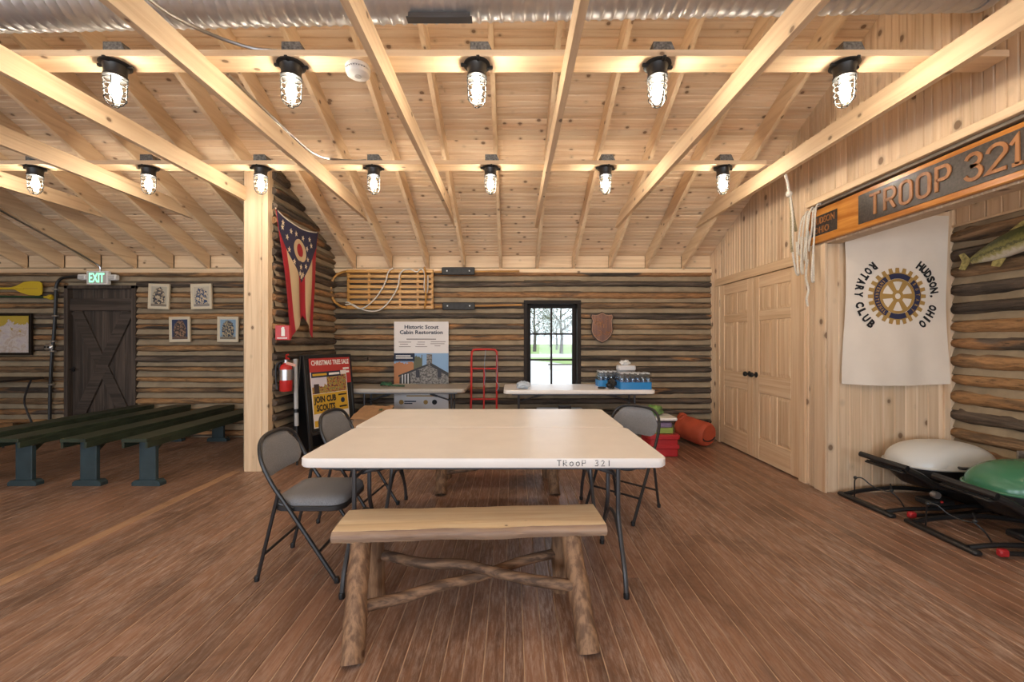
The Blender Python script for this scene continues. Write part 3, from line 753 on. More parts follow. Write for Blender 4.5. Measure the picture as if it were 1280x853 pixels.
# spiral duct
t = thing('spiral_duct', 'round galvanised spiral duct hanging under the roof', 'duct', (0, 0, 0))
A = Vector((-5.2, 2.56, 3.325)); Bp = Vector((2.60, 2.335, 3.325)); Ld = (Bp - A).length; rd = .15
ux = (Bp - A).normalized(); uz = Vector((0, 0, 1)); uy = uz.cross(ux)
b = MB(); n = 40; pit = .064; step = pit / 6; mm = int(Ld / step); vs = []; fs = []
for i in range(mm + 1):
    s_ = i * step
    for k in range(n):
        a = 2 * PI * k / n
        ph = ((s_ / pit + k / n) % 1.0); r_ = rd + (.007 if ph < .20 else 0.0)
        p = A + ux * s_ + uy * (r_ * math.cos(a)) + uz * (r_ * math.sin(a)); vs.append(tuple(p))
for i in range(mm):
    for k in range(n):
        l = (k + 1) % n; fs.append((i * n + k, (i + 1) * n + k, (i + 1) * n + l, i * n + l))
fs.append(tuple(range(n))); fs.append(tuple(mm * n + k for k in range(n - 1, -1, -1)))
b.add(vs, fs); b.build('pipe', M['galv'], t, ang=60)
MB().lathe([(0, 0), (.158, 0), (.158, .05), (.12, .09), (0, .10)], 32, mat3(uz, uy * -1 if False else uy, ux, tuple(Bp))).build('end_cap', M['galv'], t)
b = MB().box((-.41, 2.40, 3.156), (.35, .045, .03), .004); b.box((-.41, 2.40, 3.139), (.37, .050, .008), .002)
b.build('register', M['steel_gray'], t)
for xh in (-3.3, -.9, 1.7):
    b = MB(); yy = 2.335 + (2.60 - xh) / 7.8 * .225
    b.tube([(xh, yy + .158 * math.cos(2 * PI * k / 20), 3.325 + .158 * math.sin(2 * PI * k / 20)) for k in range(20)], .006, 6, closed=True); b.tube([(xh, yy, 3.48), (xh, yy, roof_z(yy))], .004, 6); b.build('hanger', M['galv'], t)
# conduits
def conduit(pts, label, r_=.0095, mat='emt'):
    o = MB().tube(smooth_path(pts, 6), r_, 8).build('conduit', M[mat]); return tag(o, label, 'conduit')
xt = TIES[6] if False else -1.7025
conduit([(-1.69, 1.3, 2.897), (-1.69, 1.7, 2.897), (-1.67, 2.0, 2.90), (-1.60, 2.20, 2.928), (-1.45, 2.33, 2.935), (-1.33, 2.38, 2.95), (-1.29, 2.395, 2.955)], 'bright steel conduit curving off the tie beam to the lamp junction box')
conduit([(-1.69, 2.52, 2.905), (-1.69, 2.9, 2.9), (-1.69, 3.4, 2.9), (-1.66, 3.62, 2.905), (-1.58, 3.76, 2.932), (-1.4, 3.81, 2.94), (-1.315, 3.82, 2.95)], 'steel conduit along the tie beam bending onto the second light board')
conduit([(-2.42, 2.70, roof_z(2.70) - .10), (-2.40, 3.0, roof_z(3.0) - .10), (-2.38, 3.4, roof_z(3.4) - .10), (-2.36, 4.0, roof_z(4.0) - .12)] if False else [(-2.225, 2.47, roof_z(2.47) - .03), (-2.225, 3.0, roof_z(3.0) - .03), (-2.225, 3.7, roof_z(3.7) - .03), (-2.225, 4.25, roof_z(4.25) - .03)], 'thin steel conduit strapped along the side of a rafter by the post', .008)

# ================================================================== TABLES, BENCHES, CHAIRS
def folding_table(name, label, loc, L=1.83, D=.76, topmat='table_white', rz=0, group=None, fold=False):
    t = thing(name, label, 'table', loc, rz, group); Ht = .74
    MB().prism(rrect(L, D, .055, 6), Ht - .046, Ht, bev=.006).build('tabletop', M[topmat], t)
    lx = L / 2 - .185
    for sg in (-1, 1):
        b = MB()
        for sy in (-1, 1):
            b.tube(smooth_path([(sg * lx, sy * .125, Ht - .046), (sg * lx, sy * .125, .46), (sg * lx, sy * .13, .36), (sg * lx, sy * .19, .24), (sg * lx, sy * .27, .11), (sg * lx, sy * .295, .014)], 4), .0128, 8)
        lg = b.build('leg_frame', M['steel_gray'], t)
        b = MB(); b.tube([(sg * lx, -.27, .20 - .05), (sg * lx, -.14, .20), (sg * lx, .14, .20), (sg * lx, .27, .15)] if False else smooth_path([(sg * lx, -.235, .165), (sg * lx, -.10, .30), (sg * lx, 0, .33), (sg * lx, .10, .30), (sg * lx, .235, .165)], 4), .0095, 8)
        b.tube([(sg * lx, -.13, .56), (sg * lx, .13, .56)], .0095, 8)
        b.build('cross_bar', M['steel_gray'], lg)
        for sy in (-1, 1): MB().lathe([(0, 0), (.015, 0), (.016, .022), (.0132, .03), (0, .03)], 10, TR(sg * lx, sy * .296, 0)).build('foot_cap', M['black'], lg)
        b = MB(); b.tube([(sg * lx, .0, .55), (sg * (lx - .20), 0, .615), (sg * .16, 0, Ht - .05)], .0105, 8); b.tube([(sg * (lx - .20), 0, .615), (sg * (lx - .29), 0, .643)], .0150, 8)
        b.build('folding_brace', M['steel_gray'], t)
    b = MB(); b.box((0, D / 2 - .05, Ht - .055), (L - .2, .03, .02), .003); b.box((0, -D / 2 + .05, Ht - .055), (L - .2, .03, .02), .003); b.build('rail', M['steel_gray'], t)
    return t
TX = -.143
t1 = folding_table('folding_table', 'white folding table with handwritten lettering on its edge', (TX, 2.47, 0))
t2 = folding_table('folding_table', 'white folding table pushed against the back edge of the lettered table', (TX - .01, 3.235, 0))
# handwriting on the table edge
def strokes_into(b, text, x, z, h, y, adv, r_=.0018):
    G = {'T': [[(0, 1), (1, 1)], [(.5, 1), (.5, 0)]], 'R': [[(0, 0), (0, 1), (.7, .95), (.75, .6), (0, .5), (.9, 0)]], 'O': [[(.5, .75), (.1, .6), (.05, .2), (.45, 0), (.8, .2), (.8, .6), (.5, .75)]],
         'P': [[(0, 0), (.02, 1), (.75, .95), (.75, .55), (0, .5)]], '3': [[(.1, .95), (.7, 1), (.75, .7), (.3, .55), (.8, .4), (.7, .05), (.05, .05)]], '2': [[(.1, .8), (.4, 1), (.75, .8), (.5, .4), (.05, 0), (.9, .05)]], '1': [[(.4, 1), (.4, 0)]]}
    for ch in text:
        for st in G.get(ch, []):
            b.tube([(x + p[0] * h * .75, y, z + p[1] * h) for p in st], r_, 4)
        x += adv
for wd, xw in (('TROOP', .365), ('321', .365 + .186)):
    b = MB(); strokes_into(b, wd, xw, .703, .028, -.3806, .031); b.build('handwriting', M['ink'], t1)
bt = folding_table('folding_table', 'gray folding table with a green rope on it below the cabin poster', (-1.30, 5.42, 0), L=1.46, D=.60, topmat='table_gray')
wt = folding_table('folding_table', 'white folding table under the window holding water bottles', (.80, 5.36, 0), L=1.80, D=.72)
# ---- folding chairs
def make_chair(label, loc, rz):
    t = thing('folding_chair', label, 'chair', loc, rz)
    side = [(.215, .205, .012), (.10, .208, .19), (-.05, .212, .42), (-.13, .214, .54), (-.185, .212, .65), (-.212, .190, .725), (-.228, .145, .765), (-.236, .08, .782), (-.238, 0, .786)]
    full = smooth_path(side + [(p[0], -p[1], p[2]) for p in side[-2::-1]], 3)
    MB().tube(full, .0115, 8).build('front_frame', M['chair_frame'], t)
    for sy in (-1, 1):
        lg = MB().tube([(-.108, sy * .190, .50), (-.115, sy * .190, .46), (-.225, sy * .190, .012)], .0105, 8).build('rear_leg', M['chair_frame'], t)
        MB().lathe([(0, 0), (.013, 0), (.015, .02), (.012, .03), (0, .03)], 8, TR(-.227, sy * .190, 0)).build('foot_cap', M['black'], lg)
    for sy in (-1, 1): MB().lathe([(0, 0), (.014, 0), (.016, .02), (.013, .032), (0, .032)], 8, TR(.219, sy * .205, 0)).build('foot_cap', M['black'], t)
    MB().tube([(-.192, -.19, .145), (-.192, .19, .145)], .008, 8).build('rear_bar', M['chair_frame'], t)
    MB().tube([(.118, -.206, .165), (.118, .206, .165)], .008, 8).build('front_bar', M['chair_frame'], t)
    for sy in (-1, 1): MB().tube([(-.105, sy * .195, .44), (-.02, sy * .198, .405)], .006, 6).build('link', M['chair_frame'], t)
    fr = MB().prism(rrect(.40, .395, .075, 6, .05, 0), .385, .415, bev=.004).build('seat_frame', M['chair_frame'], t)
    b = MB(); nu, nv = 14, 10; base = rrect(.39, .385, .075, 8, .05, 0); rings = [(.99, .413), (1.0, .425), (.985, .440), (.93, .452), (.75, .460), (.4, .464), (.0, .465)]
    vs = []; fs = []; n = len(base)
    for (k_, z) in rings:
        for p in base: vs.append((.05 + (p[0] - .05) * k_, p[1] * k_, z))
    for i in range(len(rings) - 1):
        for k in range(n):
            l = (k + 1) % n; fs.append((i * n + k, i * n + l, (i + 1) * n + l, (i + 1) * n + k))
    b.add(vs, fs); b.build('seat_cushion', M['fabric'], t, ang=70)
    # curved back pad
    b = MB()
    def pad(off):
        out = []
        for j in range(9):
            v = j / 8
            for i in range(17):
                u = i / 16 * 2 - 1
                wv = .197 * (1 - .0 * v)
                z = .565 + .207 * v
                zz = z - max(0, (abs(u) - .45)) ** 2 * (.22 * v) * 1.6 + max(0, (abs(u) - .70)) ** 2 * (.5 * (1 - v))
                xx = -.150 - .075 * ((zz - .52) / .26) - .020 * (1 - u * u) + off * (1 - .9 * max(abs(u), abs(2 * v - 1)) ** 4)
                out.append((xx, wv * u, zz))
        return out
    f_, k_ = pad(.014), pad(-.012); nu = 17; vs = f_ + k_; o_ = len(f_); fs = []
    for j in range(8):
        for i in range(16):
            q = (j * nu + i, j * nu + i + 1, (j + 1) * nu + i + 1, (j + 1) * nu + i); fs.append(q); fs.append(tuple(x + o_ for x in q[::-1]))
    rim = list(range(16)) + [j * nu + 16 for j in range(8)] + [8 * nu + i for i in range(16, 0, -1)] + [j * nu for j in range(8, 0, -1)]
    for a in range(len(rim)): p, q = rim[a], rim[(a + 1) % len(rim)]; fs.append((q, p, p + o_, q + o_))
    b.add(vs, fs); b.build('backrest', M['fabric'], t, ang=70)
    return t
ch = make_chair('gray padded folding chair facing the end of the lettered white table', (-1.175, 2.52, 0), 0)
dup(ch, (-1.16, 3.24, 0), R(-6), 'gray padded folding chair between the scout poster stand and the white tables')
dup(ch, (.87, 3.33, 0), R(-134), 'gray padded folding chair beside the red storage tote')
# ---- rustic log benches
def rustic_bench(label, loc, rz, flip=1):
    t = thing('rustic_bench', label, 'bench', loc, rz)
    L, D = 1.27, .285; zt = .452; th = .052; nx = 40
    def edge(x, s_): return s_ * (D / 2) + .014 * noise.noise((x * 4.2, s_ * 3.1 + flip, .3)) + .007 * noise.noise((x * 13, s_ * 5, 2.2))
    top = MB(); wane = MB(); vs = []; fs = []
    for i in range(nx + 1):
        x = -L / 2 + L * i / nx + .0
        e0 = edge(x, -1); e1 = edge(x, 1); sk = .018 * (1 if i == 0 else 0)
        for (yy, zz) in ((e0 + .016, zt - .001), (e0 + .05, zt + .0), (0, zt + .001), (e1 - .05, zt), (e1 - .016, zt - .001)): vs.append((x, yy, zz))
    for i in range(nx):
        for k in range(4): fs.append((i * 5 + k, (i + 1) * 5 + k, (i + 1) * 5 + k + 1, i * 5 + k + 1))
    # underside and ends close the plank
    o_ = len(vs)
    for i in range(nx + 1):
        x = -L / 2 + L * i / nx; vs += [(x, edge(x, -1) + .012, zt - th), (x, edge(x, 1) - .012, zt - th)]
    for i in range(nx): fs.append((o_ + 2 * i, o_ + 2 * i + 1, o_ + 2 * i + 3, o_ + 2 * i + 2))
    fs.append((0, 1, 2, 3, 4, o_ + 1, o_)); q = nx * 5; fs.append((q + 4, q + 3, q + 2, q + 1, q, o_ + 2 * nx, o_ + 2 * nx + 1))
    seat = MB().add(vs, fs).build('seat', M['bench_seat'], t, smooth=False)
    for s_ in (-1, 1):
        wv = MB(); vs = []; fs = []; prof = [(.016, -.001), (.004, -.010), (-.003, -.024), (.002, -.040), (.012, -th)]
        for i in range(nx + 1):
            x = -L / 2 + L * i / nx; e = edge(x, s_)
            for k, (dy, dz) in enumerate(prof): vs.append((x, e - s_ * (dy + .006 * noise.noise((x * 11, k * .9, s_ + flip))), zt + dz + (.004 * noise.noise((x * 7, k, 3.3)) if 0 < k < 4 else 0)))
        for i in range(nx):
            for k in range(4): fs.append((i * 5 + k, (i + 1) * 5 + k, (i + 1) * 5 + k + 1, i * 5 + k + 1))
        wv.add(vs, fs).build('bark_edge', M['bark_edge'], seat, ang=60)
    def pole(p0, p1, r0, r1, nm, mat, seed, kn=0):
        b = MB(); P0, P1 = Vector(p0), Vector(p1); n = 12; ns = 16; d = (P1 - P0).normalized(); u = d.orthogonal().normalized(); v = d.cross(u); vs = []; fs = []
        for i in range(ns + 1):
            q = i / ns; p = P0.lerp(P1, q) + (u * noise.noise((q * 3, seed, 1)) + v * noise.noise((q * 3, seed, 7))) * kn * math.sin(PI * q)
            for k in range(n):
                a = 2 * PI * k / n; r_ = (r0 + (r1 - r0) * q) * (1 + .14 * noise.noise((q * 5, math.cos(a) * 1.5 + seed, math.sin(a) * 1.5)) + .05 * noise.noise((q * 14, math.cos(a) * 4 + seed, math.sin(a) * 4)))
                vs.append(p + (u * math.cos(a) + v * math.sin(a)) * r_)
        for i in range(ns):
            for k in range(n):
                l = (k + 1) % n; fs.append((i * n + k, i * n + l, (i + 1) * n + l, (i + 1) * n + k))
        fs.append(tuple(range(n - 1, -1, -1))); fs.append(tuple(ns * n + k for k in range(n)))
        b.add(vs, fs); b.v = [(p[0], p[1], max(p[2], 0)) for p in b.v]; return b.build(nm, mat, t, ang=60)
    feet = [(-.48, -.335, 0), (.50, -.335, 0), (-.50, .13, 0), (.47, .13, 0)]
    tops = [(-.515, -.085, zt - th + .004), (.470, -.085, zt - th + .004), (-.495, .075, zt - th + .004), (.445, .075, zt - th + .004)]
    for k in range(4): pole(feet[k], tops[k], .048, .046, 'leg', M['bench_log'], 11 * k + flip * 5)
    F = [Vector(a).lerp(Vector(c), .45) for a, c in zip(feet, tops)]
    pole(F[0] + Vector((.02, .02, -.03)), F[3] + Vector((0, 0, .03)), .026, .024, 'stretcher', M['bench_log_x'], 61 + flip, .05)
    pole(F[2] + Vector((0, 0, .05)), F[1] + Vector((0, 0, .035)), .024, .026, 'stretcher', M['bench_log_x'], 83 + flip, .04)
    return t
rustic_bench('rustic bench with log legs and a live-edge plank seat before the lettered table', (-.195, 2.095, 0), R(3.6), 1)
rustic_bench('rustic log bench standing between the white tables and the back wall tables', (-.13, 3.97, 0), R(0), 2)
# ---- green painted benches in the left room
def green_bench(label, xr, rz=0):
    t = thing('plank_bench', label, 'bench', (xr - .11, 4.74, 0), rz, 'green plank benches in the left room'); L = 2.02
    MB().box((0, 0, .442), (.225, L, .034), .004).build('seat', M['bench_green'], t, smooth=False)
    b = MB()
    for s_ in (-1, 1): b.box((s_ * .103, 0, .40), (.022, L - .02, .055), .003)
    b.build('apron', M['bench_green'], t, smooth=False)
    for s_ in (-1, 1):
        y = s_ * (L / 2 - .16)
        lg = MB().box((0, y, .235), (.15, .04, .385), .004).build('leg', M['bench_leg'], t, smooth=False)
        MB().prism([(-.13, 0), (.13, 0), (.13, .03), (.105, .05), (-.105, .05), (-.13, .03)], -.035, .035, mat3((1, 0, 0), (0, 0, 1), (0, -1, 0), (0, y, 0))).build('foot', M['bench_leg'], lg, smooth=False)
        MB().prism([(0, .26), (0, .42), (-s_ * .20, .42)], -.02, .02, mat3((0, 1, 0), (0, 0, 1), (1, 0, 0), (0, y - s_ * .021, 0))).build('brace', M['bench_green'], lg, smooth=False)
    return t
for k, (xr, lab) in enumerate(((-3.22, 'dark green plank bench next to the wooden post'), (-3.76, 'dark green plank bench, second from the wooden post'), (-4.35, 'dark green plank bench, third from the wooden post'), (-4.85, 'dark green plank bench, farthest from the wooden post'))):
    green_bench(lab, xr)

# ================================================================== THINGS ON THE LEFT ROOM'S WALL
YW = FAR - .075                                    # front of the logs
def print_mat(name, fn):                           # flat print drawn from UV-like object coordinates (x right, y up in metres)
    m, nt, b_ = new_mat(name); E.nt = nt
    tc = nt.nodes.new('ShaderNodeTexCoord'); sp = nt.nodes.new('ShaderNodeSeparateXYZ'); nt.links.new(tc.outputs['UV'], sp.inputs[0])
    col = fn(nt, E(sp.outputs[0]), E(sp.outputs[1]), tc.outputs['UV']); nt.links.new(col, b_.inputs['Base Color']); b_.inputs['Roughness'].default_value = .55; return m
def card(name, w_, h_, t_, Mx, mat, parent=None, res=1):   # thin flat print with UVs 0..1 on its front
    b = MB().box((0, 0, -t_ / 2), (w_, h_, t_)); o = b.build(name, mat, parent, smooth=False)
    uv = o.data.uv_layers.new()
    for l in o.data.loops:
        p = b.v[l.vertex_index]; uv.data[l.index].uv = (p[0] / w_ + .5, p[1] / h_ + .5)
    o.data.transform(Mx); return o
def blotch_art(name, sky, dark, mid, seed):
    def fn(nt, u, v, uv):
        n1 = noise_tex(nt, scaled(nt, uv, (3 + seed % 2, 4, 1)), 2.0 + seed * .3, 3, .6, .6); n2 = noise_tex(nt, scaled(nt, uv, (9, 9, 1)), 1.3 + seed * .21, 3, .7)
        ex = E.op('POWER', ((u - .5) * (u - .5) * 5 + (v - .42) * (v - .42) * 2.6), .5)
        col = ramp(nt, n2, [(.42, mid), (.58, tuple(min(1, x * 1.5) for x in mid))])
        col = mixc(nt, ramp(nt, n1, [(.46, 0.0), (.52, 1.0)]), col, dark)
        fig = ((ex + (E(n2) - .5) * .6) < .80)
        col = mixc(nt, fig, sky, col)
        col = mixc(nt, (v + (E(n2) - .5) * .12) < .16, col, tuple(.5 * a + .5 * c for a, c in zip(dark, mid)))
        edge = 1.0 - ((u - .5).abs() < .45) * ((v - .5).abs() < .455)
        return mixc(nt, edge, col, (.66, .60, .50))
    return print_mat(name, fn)
arts = [('faded print with a standing figure', (200, 370.5), 2, (.46, .42, .33), (.05, .05, .06), (.40, .32, .22)),
        ('pale print with seated figures in blue', (253, 370.5), -1.5, (.52, .46, .36), (.03, .06, .14), (.46, .38, .26)),
        ('dark navy print with a figure above rocks', (226, 411.5), -1, (.020, .035, .095), (.04, .028, .025), (.22, .13, .085)),
        ('print of figures against a light blue sky', (286, 411.5), .5, (.22, .34, .46), (.025, .035, .06), (.34, .27, .16))]
for k, (lab, (px, py), tilt, sky, dk, md) in enumerate(arts):
    x = (px - 640) / 530 * YW; z = 1.32 - (py - 426) / 530 * YW
    t = thing('picture', 'cream framed ' + lab + ' on the log wall', 'picture', (0, 0, 0), 0, 'framed prints beside the dark plank door')
    w_, h_ = .285, .345; b = MB(); Mx = face_cam((x, YW - .012, z)) @ RZ(R(-tilt))
    for c_, d_ in (((0, h_ / 2 - .014, 0), (w_, .028, .03)), ((0, -h_ / 2 + .014, 0), (w_, .028, .03)), ((-w_ / 2 + .014, 0, 0), (.028, h_ - .056, .03)), ((w_ / 2 - .014, 0, 0), (.028, h_ - .056, .03))): b.box(c_, d_, .003, Mx)
    b.build('frame', M['frame_cream'], t, smooth=False)
    card('print', w_ - .05, h_ - .05, .006, Mx @ TR(0, 0, .006), blotch_art('print_art_%d' % k, sky, dk, md, k), t)
# framed map with glass
def map_fn(nt, u, v, uv):
    n = noise_tex(nt, scaled(nt, uv, (5, 3, 1)), 1.6, 5, .6, .8); n2 = noise_tex(nt, scaled(nt, uv, (40, 26, 1)), 1.0, 2, .6)
    col = ramp(nt, n, [(.35, (.55, .48, .50)), (.5, (.62, .56, .53)), (.62, (.50, .38, .30)), (.68, (.62, .56, .54))])
    col = mixc(nt, ramp(nt, n2, [(.62, 0.0), (.66, .5)]), col, (.30, .12, .14))
    col = mixc(nt, (E(n) * 1.0 + v * .9) > 1.16, col, (.50, .36, .05))
    return col
t = thing('framed_map', 'large map under glass in a dark frame on the log wall', 'framed map', (0, 0, 0))
mw, mh = 1.05, .565; mc = (-6.545 - mw / 2 + .02, YW - .02, 1.412); b = MB(); Mx = face_cam(mc)
for c_, d_ in (((0, mh / 2 - .016, 0), (mw, .032, .035)), ((0, -mh / 2 + .016, 0), (mw, .032, .035)), ((-mw / 2 + .016, 0, 0), (.032, mh - .064, .035)), ((mw / 2 - .016, 0, 0), (.032, mh - .064, .035))): b.box(c_, d_, .003, Mx)
b.build('frame', M['window_brown'], t, smooth=False)
card('map_sheet', mw - .06, mh - .06, .006, Mx @ TR(0, 0, .0), print_mat('map_print', map_fn), t)
MB().box((0, 0, .012), (mw - .06, mh - .06, .003), 0, Mx).build('glass', M['glass'], t, smooth=False)
# paddles
def paddle(label, pts_blade, y_, shaft, mat_s, mat_b, grip):
    t = thing('paddle', label, 'paddle')
    b = MB(); zc = pts_blade[0][1]
    MB().tube([(shaft[0], y_, shaft[2]), (shaft[1], y_, shaft[3])], .014, 8).build('shaft', M[mat_s], t)
    return t
t = thing('paddle', 'yellow canoe paddle hung on the log wall above the framed map', 'paddle')
zc = 2.035; bl = [(-6.80, .012), (-6.72, .035), (-6.62, .085), (-6.52, .098), (-6.42, .094), (-6.385, .075), (-6.375, .03), (-6.375, -.05), (-6.385, -.085), (-6.42, -.10), (-6.55, -.092), (-6.66, -.06), (-6.74, -.02), (-6.80, -.012)]
MB().prism([(p[0], p[1]) for p in bl], -.006, .006, face_cam((0, YW - .03, zc)), bev=0).build('blade', M['yellow'], t)
MB().tube([(-7.7, YW - .03, zc), (-6.62, YW - .03, zc - .002)], .016, 8).build('shaft', M['yellow'], t)
MB().box((-6.60, YW - .037, zc - .004), (.34, .004, .006), .001).build('ridge', M['gold'], t)
t = thing('paddle', 'dark green paddle shaft with a yellow grip below the yellow paddle', 'paddle')
MB().tube([(-7.7, YW - .03, 1.94), (-6.34, YW - .03, 1.915)], .014, 8).build('shaft', M['paddle_green'], t)
MB().lathe([(0, 0), (.015, 0), (.018, .03), (.036, .075), (.038, .09), (.02, .10), (0, .10)], 12, TR(-6.345, YW - .03, 1.915) @ RY(R(90))).build('grip', M['yellow'], t)
# conduit with outlet box, exit sign
t = thing('wall_conduit', 'black conduit with an outlet box beside the dark plank door', 'conduit')
pth = [(-6.02, YW - .02, 2.19)] if False else smooth_path([(-5.85, YW - .03, 2.19), (-6.02, YW - .03, 2.19), (-6.13, YW - .03, 2.16), (-6.185, YW - .03, 2.06), (-6.19, YW - .03, 1.9), (-6.21, YW - .03, 1.5), (-6.245, YW - .03, 1.1), (-6.27, YW - .03, .6), (-6.275, YW - .03, .02)], 5)
MB().tube(pth, .019, 8).build('pipe', M['lamp_black'], t)
for (cx, cz) in ((-6.188, 2.02), (-6.195, 1.66), (-6.225, 1.315), (-6.23, 1.18), (-6.258, .73)):
    MB().box((cx, YW - .03, cz), (.065, .05, .022), .006).build('strap', M['silver'], t)
ob = MB().box((-6.275, YW - .035, 1.235), (.11, .06, .09), .02).build('outlet_box', M['silver'], t)
for s_ in (-1, 1): MB().lathe([(0, 0), (.015, 0), (.015, .004), (0, .004)], 12, face_cam((-6.277 + s_ * .022, YW - .066, 1.238))).build('socket', M['black'], ob)
t = thing('exit_sign', 'lit green exit sign with twin lamp heads above the plank door', 'exit sign', (0, 0, 0))
xe = (128.5 - 640) / 530 * YW; ze = 1.32 - (348 - 426) / 530 * YW
MB().box((xe, YW - .055, ze), (.29, .055, .185), .008).build('housing', M['white'], t)
MB().box((xe, YW - .084, ze), (.25, .004, .15), .001).build('face_plate', M['clear'], t)
b = MB(); text_into(b, 'EXIT', .205, .125, face_cam((xe, YW - .086, ze)), .002, .02); b.build('lettering', M['exit_glow'], t)
for s_ in (-1, 1):
    hd = MB().box((xe + s_ * .205, YW - .06, ze + (.01 if s_ < 0 else .005)), (.11, .07, .075), .012, None).build('lamp_head', M['white'], t)
    b = MB()
    for q in range(3): b.box((xe + s_ * .205, YW - .097, ze - .016 + .018 * q), (.085, .004, .007))
    b.build('reflector', M['silver'], hd)
MB().tube(smooth_path([(xe + .02, YW - .055, ze + .09), (xe + .02, YW - .06, ze + .15), (xe - .02, YW - .10, ze + .20), (xe - .045, YW - .35, ze + .315), (xe - .05, 4.4, 2.86), (xe - .05, 3.6, 3.23)], 5), .012, 8).build('feed_pipe', M['emt'], t)
# small dark table and box at the left edge
t = thing('side_table', 'dark table with curved metal legs below the framed map', 'table', (-6.85, 5.42, 0))
MB().box((0, 0, .825), (1.2, .5, .03), .006).build('tabletop', M['shelf_dark'], t)
for s_ in (-1, 1):
    for q in (-1, 1): MB().tube(smooth_path([(s_ * .50, q * .18, .81), (s_ * .44, q * .18, .66), (s_ * .40, q * .19, .50), (s_ * .48, q * .2, .25), (s_ * .60, q * .21, .008)], 4), .011, 8).build('leg', M['chair_frame'], t)
t = thing('cardboard_box', 'brown cardboard box on the floor under the dark side table', 'box', (-6.62, 5.35, 0))
MB().box((0, 0, .13), (.34, .26, .26), .004).build('carton', M['cardboard'], t, smooth=False)
MB().box((0, 0, .2625), (.05, .262, .004)).build('tape', M['paper_bag'], t, smooth=False)

# ================================================================== FLAG WALL
XP = PAR + .055
def flagfn(u, v):                        # u 0..1 across the hoist (4.3..5.24), v 0..1 down
    top_w, bot_w = .95, .47
    w_ = top_w + (bot_w - top_w) * (v ** .8); cy = 4.70 + .10 * v
    s_ = (u - .5) * 2
    notch = max(0, 1 - abs(s_)) * .255 * v
    z = 2.655 - 1.30 * v + notch - .07 * (1 - (s_ * s_)) * (1 - v) ** 3
    yv = cy + s_ * w_ / 2
    return (yv, .010 * math.sin(s_ * 7 + v * 2) * (.3 + v) + .004 * math.sin(v * 9), z)
b = MB(); nu, nv = 28, 36
b.sheet(nu, nv, flagfn, .003, mat3((0, 1, 0), (-1, 0, 0), (0, 0, 1), (XP + .045, 0, 0)))
def flag_cols(nt, s_, v, uv):            # s_ in -1..1, v in 0..1
    red = (.42, .018, .035); wh = (.62, .46, .28); blue = (.030, .030, .075)
    a = s_.abs()
    col = mixc(nt, a > .72, mixc(nt, a < .24, wh, red), red)
    tri = (a < (1.30 - v * 2.0)) * (a < .985)
    col = mixc(nt, tri, col, blue)
    dx = s_ * .455; dz = (v - .28) * 1.3
    rr = E.op('SQRT', dx * dx + dz * dz)
    col = mixc(nt, rr < .165, col, wh)
    rr2 = E.op('SQRT', (dx + .0) * (dx + .0) * 1.25 + dz * dz)
    col = mixc(nt, rr2 < .098, col, red)
    col = mixc(nt, v < .014, col, (.66, .60, .50))
    return col
fm = print_mat('ohio_flag_print', flag_cols)
t = thing('flag', 'swallowtail state flag with a blue star triangle hanging on the log wall', 'flag')
fo = b.build('cloth', fm, t, ang=80)
uv = fo.data.uv_layers.new(); nper = (nu + 1) * (nv + 1)
for l in fo.data.loops:
    k = l.vertex_index % nper; uv.data[l.index].uv = ((k % (nu + 1)) / nu * 2 - 1, (k // (nu + 1)) / nv)
def star_poly(r_, rot=0): return [((r_ if k % 2 == 0 else r_ * .40) * math.cos(R(90 + rot + 36 * k)), (r_ if k % 2 == 0 else r_ * .40) * math.sin(R(90 + rot + 36 * k))) for k in range(10)]
SY = [(-.73, .085), (-.80, .12), (-.43, .115), (-.20, .10), (.10, .13), (.37, .13), (.44, .18), (-.60, .19), (.22, .25), (-.62, .30), (-.50, .42), (.28, .36), (.23, .47), (-.02, .555), (-.16, .655), (.16, .66), (0, .775)]
SYs = [(-.74, .07), (-.80, .115), (-.42, .105), (-.18, .105), (.20, .115), (.52, .10), (.62, .16), (-.62, .18), (.40, .215), (-.60, .29), (-.44, .40), (.42, .33), (.30, .42), (-.02, .475), (-.11, .535), (.11, .54), (0, .585)]
for (s_, v) in SYs:
    p = flagfn(s_ / 2 + .5, v); b = MB().prism(star_poly(.034), -.001, .001, face_east((XP + .0485 - p[1], p[0], p[2])) @ RZ(R(random.uniform(-15, 15)))); b.build('star', M['cream'], fo, smooth=False)
for u_ in (.02, .98):
    p = flagfn(u_, .01); MB().lathe([(0, 0), (.012, 0), (.012, .004), (0, .004)], 10, face_east((XP + .045 - p[1], p[0], p[2]))).build('grommet', M['black'], t)
# extinguisher and its sign
t = thing('extinguisher_sign', 'small red extinguisher arrow sign beside the post', 'sign', (0, 0, 0))
MB().box((-2.335, 4.33, 1.405), (.145, .045, .150), .004).build('plate', M['red'], t, smooth=False)
b = MB().prism([(-.018, -.045), (.018, -.045), (.018, .02), (.012, .03), (.012, .045), (-.006, .05), (-.02, .035), (-.018, .02)], 0, .0015, face_cam((-2.325, 4.307, 1.415))); b.build('pictogram', M['ink_white'], t, smooth=False)
MB().box((-2.335, 4.3065, 1.350), (.10, .002, .010)).build('text_line', M['ink_white'], t, smooth=False)
t = thing('fire_extinguisher', 'red fire extinguisher hanging on the log wall beside the post', 'fire extinguisher', (-2.345, 4.40, .80))
MB().lathe([(0, 0), (.055, 0), (.060, .008), (.060, .235), (.052, .262), (.030, .280), (.022, .285), (.022, .295), (0, .295)], 24).build('cylinder', M['red'], t)
MB().lathe([(.0607, .115), (.0607, .225)], 24).build('label_band', M['silver'], t)
MB().lathe([(0, .29), (.019, .29), (.019, .325), (.012, .33), (0, .33)], 14).build('valve', M['silver'], t)
